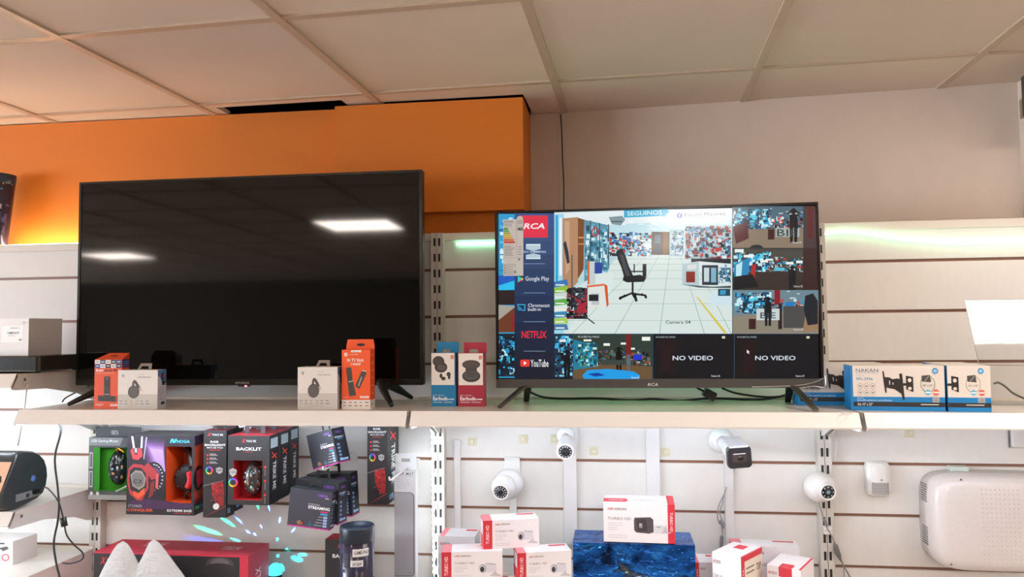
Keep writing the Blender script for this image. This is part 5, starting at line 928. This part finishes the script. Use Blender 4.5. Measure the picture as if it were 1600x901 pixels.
m = MB(P(1292, 830, -.04)); a = P(1294, 829, -.04); m.rbox(a.x-.014, a.x+.012, -.044, -.0305, a.z-.010, a.z+.014, .004, 'dedad6', 'satin'); m.box(a.x-.012, a.x+.010, -.0446, -.044, a.z, a.z+.002, 'b8b4b0', 'satin'); tag(m.build('cable_clamp'), 'small white cable clamp on the right upright under the egg-shaped camera', 'clamp')
m = MB(P(1306, 690, -.03)); m.tube([P(1308, 672, -.03), P(1308, 690, -.028), P(1306, 705, -.026), P(1303, 718, -.024)], .0016, 'd8d4d0', 'plastic', 6); tag(m.build('power_cable'), 'thin white cord hanging beside the top of the right upright', 'cable')
# adhesive pads
for k, (u, v, lab) in enumerate(((738, 689, 'yellowed adhesive pad nearest the middle upright'), (818, 685.5, 'yellowed adhesive pad above the ball camera'), (867, 685, 'yellowed adhesive pad just left of the head-on bullet camera'), (928, 704, 'yellowed adhesive pad right of the head-on bullet camera'), (1039.5, 705.5, 'yellowed adhesive pad above the big camera carton'), (1421, 676, 'yellowed adhesive pad above the motion sensor'))):
    a = P(u, v, 0); m = MB((a.x, 0, a.z)); m.box(a.x-.013, a.x+.013, -.002, -.0003, a.z-.013, a.z+.013, 'ddd6b8', 'gloss'); m.box(a.x-.006, a.x+.006, -.008, -.002, a.z-.005, a.z+.006, 'e4deca', 'gloss'); tag(m.build('adhesive_pad', bevel=.0008), lab, 'adhesive pad')
# motion sensor
y = -.042; a = P(1377, 776, y); b_ = P(1358, 723, y); c_ = P(1395, 723, y); o = Vector((a.x, 0, a.z)); t = thing('motion_sensor', 'small white motion sensor with a grey window, on the right panel', 'sensor', o); W_ = (c_.x-b_.x); H_ = b_.z-a.z
m = MB(o); n = 8; vs = []; fs = []; rows = [(0, .86, .70), (.03, .93, .85), (.15, .97, 1), (.42, .98, 1), (.55, 1, .95), (.85, 1, .85), (.96, .92, .72), (1, .78, .5)]
for f, k, dpt in rows:
    for i in range(n+1): q = -1+2*i/n; vs.append((a.x+q*W_/2*k, -.042*dpt*(1-.35*abs(q)**3), a.z+H_*f))
    vs.append((a.x+W_/2*k, -.0008, a.z+H_*f)); vs.append((a.x-W_/2*k, -.0008, a.z+H_*f))
k_ = n+3
for j in range(len(rows)-1): fs += [(j*k_+i, j*k_+(i+1) % k_, (j+1)*k_+(i+1) % k_, (j+1)*k_+i) for i in range(k_)]
fs += [tuple(range(k_))[::-1], tuple(range((len(rows)-1)*k_, len(rows)*k_))]; m.add(vs, fs, 'e3dfdc', 'satin'); m.build('housing', t, bevel=.001)
m = MB(o); vs = []
for f in (.07, .42):
    for i in range(n+1): q = -.72+1.44*i/n; vs.append((a.x+q*W_/2, -.0428*(1-.35*abs(q)**3)*(.99 if f < .2 else 1)-.0008, a.z+H_*f))
m.add(vs, [(i, i+1, n+2+i, n+1+i) for i in range(n)], 'a8a4a2', 'gloss')
for f in (.16, .25, .34): m.add([(a.x+(-.7+1.4*i/n)*W_/2, -.0442*(1-.35*abs(-.7+1.4*i/n)**3)-.0004, a.z+H_*(f+g)) for g in (0, .012) for i in range(n+1)], [(i, i+1, n+2+i, n+1+i) for i in range(n)], '94908e', 'gloss')
m.build('sensor_window', t)
m = MB(o); m.M = frame((a.x+.002, -.0435, a.z+H_*.50), (0, -1, 0)); m.lathe([(.0022, 0), (.0018, .0015)], '4a4440', 'gloss', 10); m.build('indicator', t)
# white ventilated enclosure
y = -.10; a = P(1450, 741, y+.02); b_ = P(1450, 889, y+.02); x0 = a.x+.002; x1 = x0+.36; z1 = a.z+.002; z0 = b_.z; cxm = (x0+x1)/2; czm = (z0+z1)/2
o = Vector((cxm, 0, z0)); t = thing('alarm_enclosure', 'large white ventilated plastic enclosure on the wall, right edge', 'enclosure', o)
m = MB(o); N = 48; vs = []; fs = []
def sup(k, hx, hz, yy, px_=5.5):
    r_ = []
    for i in range(N):
        q = 2*math.pi*i/N; c1, s1 = math.cos(q), math.sin(q); r_.append((cxm+hx*k*math.copysign(abs(c1)**(2/px_), c1), yy, czm+hz*k*math.copysign(abs(s1)**(2/px_), s1)))
    return r_
hx, hz = (x1-x0)/2, (z1-z0)/2; lev = [(1, -.003), (1, -.055), (.995, -.075), (.975, -.092), (.93, -.103), (.80, -.109), (.5, -.1125)]
for k, yy in lev: vs += sup(k, hx, hz, yy)
for j in range(len(lev)-1): fs += [(j*N+i, j*N+(i+1) % N, (j+1)*N+(i+1) % N, (j+1)*N+i) for i in range(N)]
fs += [tuple(range(N)), tuple(range((len(lev)-1)*N, len(lev)*N))[::-1]]; m.add(vs, fs, 'ddd4d0', 'gloss', True)
for i in range(9):
    for j in range(17):
        m.M = frame((x0+.125+i*.0115, -.1124+max(0, abs(z0+.03+j*.0125-czm)/hz-.5)*.0117, z0+.03+j*.0125), (0, -1, 0)); m.lathe([(.0024, 0), (.0015, .0010)], 'd0c6c2', 'gloss', 6, False)
m.M = Matrix.Identity(4); m.build('cover', t)
m = MB(o)
for k in range(8):
    for zc in (z1-.035, z0+.11): m.box(x0-.0006, x0+.0006, -.058, -.020, zc-k*.0068-.0013, zc-k*.0068+.0013, '6a6462', 'rubber')
m.build('vents', t)['kind'] = 'stuff'
m = MB(o); q = P(1482, 727, -.012); r_ = P(1510, 741, -.012); m.box(q.x, r_.x, -.03, -.0005, r_.z-.004, q.z, 'ccd4cc', 'gloss'); m.build('hanging_clip', t, bevel=.001)
for u, v in ((1500, 748), (1485, 880)):
    m = MB(o); q = P(u, v, -.104); m.add([(q.x-.004, -.110, q.z-.003), (q.x+.004, -.110, q.z-.003), (q.x, -.110, q.z+.004)], [(0, 1, 2)], '5a5654', 'rubber'); m.build('marker', t)
a = P(1582, 698, -.015); m = MB(a); m.rbox(a.x, a.x+.06, -.02, -.001, a.z, 1.335, .004, 'd8d4d2', 'satin'); m.box(a.x-.004, a.x-.002, -.006, -.001, a.z-.004, 1.33, '6a6664', 'rubber'); tag(m.build('wall_box'), 'small pale plastic box under the shelf at the right edge', 'box')
# ================================================================== CAMERA CARTONS
def hik(loc, rz, lab, w_=.148, d=.078, h=.077, kind='bullet', stripe='L', shade='ece8ea', grp='security camera cartons'):
    t = thing('camera_carton', lab, 'box', loc, rz, grp); m = MB(); m.box(0, w_, 0, d, 0, h, shade, 'card'); RD = 'cc2c3c'; m.face('F', w_, d, h)
    q = .0
    if stripe == 'L': m.rect(0, 0, .16, 1, RD); m.text('TURBO HD', .045, .16, .105, .82, 'f6dcdc', .02, 0, 90); q = .18
    if stripe == 'R': m.rect(.90, 0, .999, 1, RD); m.text('TURBO HD', .93, .2, .97, .7, 'f6dcdc', .02, 0, -90); q = .03
    m.text('HIK', q+.03, .12, q+.12, .18, 'd03a48', .04, .2); m.text('VISION', q+.125, .12, q+.30, .18, '6a5a62', .03, .2); m.text('TURBO HD', q+.03, .36, q+.36, .43, '8a8488', .01); m.lines(q+.03, .50, q+.25, .72, 4, 'c8c2c6', .25, random.Random(2)); m.lines(q+.03, .8, q+.3, .92, 2, 'd0cacd', .25)
    if kind == 'bullet':
        m.poly([(.68, .48), (.72, .42), (.86, .44), (.90, .54), (.90, .66), (.80, .74), (.70, .72)], 'd8d6dc'); m.poly([(.74, .40), (.88, .43), (.90, .48), (.72, .44)], 'bcbac2'); m.ell(.67, .60, .06, .15, '8a8890', 20); m.ell(.665, .61, .05, .13, 'e2e0e4', 20); m.ell(.665, .62, .038, .10, '4a4854', 20); m.ell(.665, .63, .018, .05, '24222c', 14); m.poly([(.84, .76), (.88, .66), (.91, .78), (.97, .82), (.97, .88), (.78, .85)], 'c8c4c8')
    elif kind == 'big':
        m.poly([(.60, .53), (.83, .54), (.86, .60), (.84, .74), (.60, .75)], 'd4d2d6'); m.poly([(.44, .36), (.66, .34), (.70, .40), (.70, .72), (.64, .76), (.46, .74), (.43, .68), (.43, .42)], '4e4648'); m.poly([(.46, .40), (.60, .39), (.62, .70), (.48, .71)], '3a3436'); m.rect(.50, .50, .545, .62, '8a8486'); m.rect(.505, .52, .535, .56, 'b8b4b4'); m.rect(.74, .58, .80, .595, '6a666a'); m.poly([(.83, .70), (.87, .52), (.89, .70), (.94, .72), (.94, .74), (.80, .74)], 'b8b4b8')
    m.face('L', w_, d, h); m.rect(0, 0, 1, 1, RD); m.rect(.1, .08, .85, .55, 'd8dcdc'); m.lines(.2, .14, .75, .5, 4, '9aa8a8', .3); m.face('R', w_, d, h)
    if stripe == 'R' or kind == 'end': m.rect(0, 0, 1, 1, RD if kind != 'end' else 'e6dccc'); 
    if kind == 'end':
        m.rect(0, 0, .16, 1, RD); m.rect(0, 0, 1, .10, RD); m.text('TURBO HD', .05, .2, .11, .9, 'f6dcdc', .02, 0, -90); m.lines(.22, .2, .60, .36, 2, '6a625a', .3); m.text('720P', .70, .22, .92, .34, '4a443e', .03); m.lines(.22, .5, .6, .95, 4, '8a8278', .25); m.rect(.66, .62, .90, .92, '4a4640'); m.text('2MP', .24, .42, .42, .52, '3a3430', .03)
    m.face('T', w_, d, h)
    if stripe == 'R': m.rect(.90, 0, .999, .999, RD); m.poly([(0, .45), (.30, .45), (.34, .52), (.34, .78), (.30, .85), (0, .85)], RD); m.text('TURBO HD', .06, .58, .28, .70, 'f4dcdc', .02); m.lines(.42, .5, .75, .8, 2, 'c0bcc4', .3)
    elif kind == 'end': m.poly([(.3, .15), (.62, .15), (.66, .25), (.66, .45), (.3, .45)], RD); m.rect(.97, 0, .999, .999, RD); m.rect(.2, .72, .7, .73, 'a8a4a8')
    elif kind == 'end2': m.rect(.93, 0, .999, .999, RD); m.poly([(.35, .72), (.70, .72), (.74, .80), (.74, .999), (.35, .999)], RD); m.face('F', w_, d, h); m.n = 6e-4; m.poly([(.35, 0), (.74, 0), (.74, .24), (.35, .20)], RD)
    else: m.poly([(.66, .12), (.96, .12), (.96, .30), (.66, .30), (.63, .2)], RD); m.rect(0, 0, .16, .999, 'dc7a84'); m.rect(.2, .6, .8, .61, 'c0bcc0')
    m.build('carton', t); return t
ZB = .8403; hH = .0770
def at_front(u, v, y): a = P(u, v, y); return a
def place(u, y, z, rz, lab, **k): a = P(u, 870, y); return hik((a.x, y, z), rz, lab, **k)
# bottom row, mostly below the frame
place(690, -.345, ZB, .06, 'bottom-row red and white camera carton under the left one', stripe='L'); place(778, -.352, ZB, .10, 'bottom-row red and white camera carton under the gap', stripe='L'); place(865, -.35, ZB, -.06, 'bottom-row camera carton beside the blue foil package', w_=.040)
z2 = ZB+hH+.0003; z3 = z2+hH+.0003
place(690, -.335, z2, .17, 'second-row red and white camera carton on the left, with bullet camera picture', w_=.165, d=.075); place(808.5, -.325, z2, .27, 'second-row red and white camera carton beside the blue foil package', w_=.148, d=.07)
place(755.5, -.300, z3, .27, 'topmost red and white camera carton of the left pile', w_=.155, d=.07)
a = P(686, 901, -.15); hik((a.x, -.15, ZB), 0, 'camera carton painted greyer for shade, at the back beside the middle upright', w_=.108, d=.09, h=P(690, 837, -.15).z-ZB, kind='none', stripe='', shade='d6d0d4')  # greyer card colour stands for the shade at the back
# blue foil package and the big carton on it
a = P(895, 847, -.28); b_ = P(1086, 849, -.28); hf = a.z-ZB; wf = b_.x-a.x
m = MB((a.x, -.28, ZB)); nx, nz = 28, 14; FC = ['23509a', '1c3f80', '18305e', '2f68b8', '26407a', '8c8448', '4a5a5c', '1a2c50']; rr = random.Random(12)
def wr(i, j, s): return .0022*math.sin(i*1.7+s)*math.cos(j*1.3+s*2)+.0014*math.sin(i*.6+j*2.1+s)
dF = .13
def sheet3(fn, nu, nv, pal):
    vs = [fn(i/nu, j/nv) for j in range(nv+1) for i in range(nu+1)]; b0 = len(m.v)
    m.add(vs, [], '000000', 'foilblue')
    for j in range(nv):
        for i in range(nu):
            m.f.append((b0+j*(nu+1)+i, b0+j*(nu+1)+i+1, b0+(j+1)*(nu+1)+i+1, b0+(j+1)*(nu+1)+i)); m.c.append(lin(pal(i/nu, j/nv))); m.m.append(m.kinds.index('foilblue')); m.sm.append(True)
E_ = lambda a_, b2: max(0., min(1, 8*a_*(1-a_)))*max(0., min(1, 8*b2*(1-b2)))
blu = lambda i, j: '2a62b4'
foil_refl = lambda i, j: '8f8a55' if (.82 < j < .97 and i > .12) or (i > .94 and j > .3) else ('2458b0' if (i < .2 or j < .5 or (i*3+j*2) % 1.3 > .8) else '1d3560')  # olive band and navy patches are reflections put into the face colours
ax, az = a.x, ZB
sheet3(lambda i, j: (ax+wf*i, -.28+E_(i, j)*wr(i*28, j*14, 1)*1.6, az+hf*j), 36, 18, foil_refl); sheet3(lambda i, j: (ax+wf*i, -.28+dF*j, az+hf+E_(i, j)*wr(i*28, j*10, 2)*.6-E_(i, j)*.001), 28, 8, blu)
sheet3(lambda i, j: (ax+wf, -.28+dF*i, az+hf*j), 6, 10, blu); sheet3(lambda i, j: (ax, -.28+dF*(1-i), az+hf*j), 6, 10, blu); sheet3(lambda i, j: (ax+wf*(1-i), -.28+dF, az+hf*j), 8, 8, blu)
m.tube([(ax+.05, -.283, az+hf*.30), (ax+.12, -.285, az+hf*.36), (ax+.20, -.284, az+hf*.40), (ax+.29, -.284, az+hf*.41)], .0022, '3a9ae0', 'foil', 5); m.tube([(ax+.19, -.283, az+hf*.62), (ax+.22, -.285, az+hf*.46), (ax+.25, -.283, az+hf*.36)], .0016, '3a7ac8', 'foil', 5)
tag(m.build('foil_package'), 'package wrapped in shiny blue foil under the big camera carton', 'package')
a = P(943.5, 847, -.27); b_ = P(1043, 847, -.27); wB = (b_.x-a.x)*1.02; hB = P(943, 786, -.27).z-(ZB+hf)
hik((a.x, -.268, ZB+hf+.0012), -.03, 'big camera carton with a square black camera picture, on the blue foil package', w_=wB*1.10, d=.105, h=hB, kind='big', stripe='R')
# right group
place(1087, -.21, ZB, .0, 'red-ended camera carton wedged right beside the foil package', w_=.052, d=.08, h=P(1087, 878, -.21).z-ZB, kind='none')
a = P(1113.5, 901, -.27); hA = P(1148, 880, -.33).z-ZB; hik((a.x, -.270, ZB), -.62, 'camera carton turned corner-on with a cream label, right pile', w_=.082, d=.125, h=hA+.012, kind='end', stripe='')
a = P(1196, 901, -.25); hik((a.x+.004, -.252, ZB), -.50, 'camera carton turned slightly right, rightmost of the right pile', w_=.088, d=.125, h=P(1200, 888, -.26).z-ZB+.008, kind='end2', stripe='')
a = P(1144, 862, -.12); hik((a.x, -.112, ZB), -.06, 'long camera carton at the back of the right pile', w_=.185, d=.068, h=P(1146, 856, -.11).z-ZB+.010, kind='none')
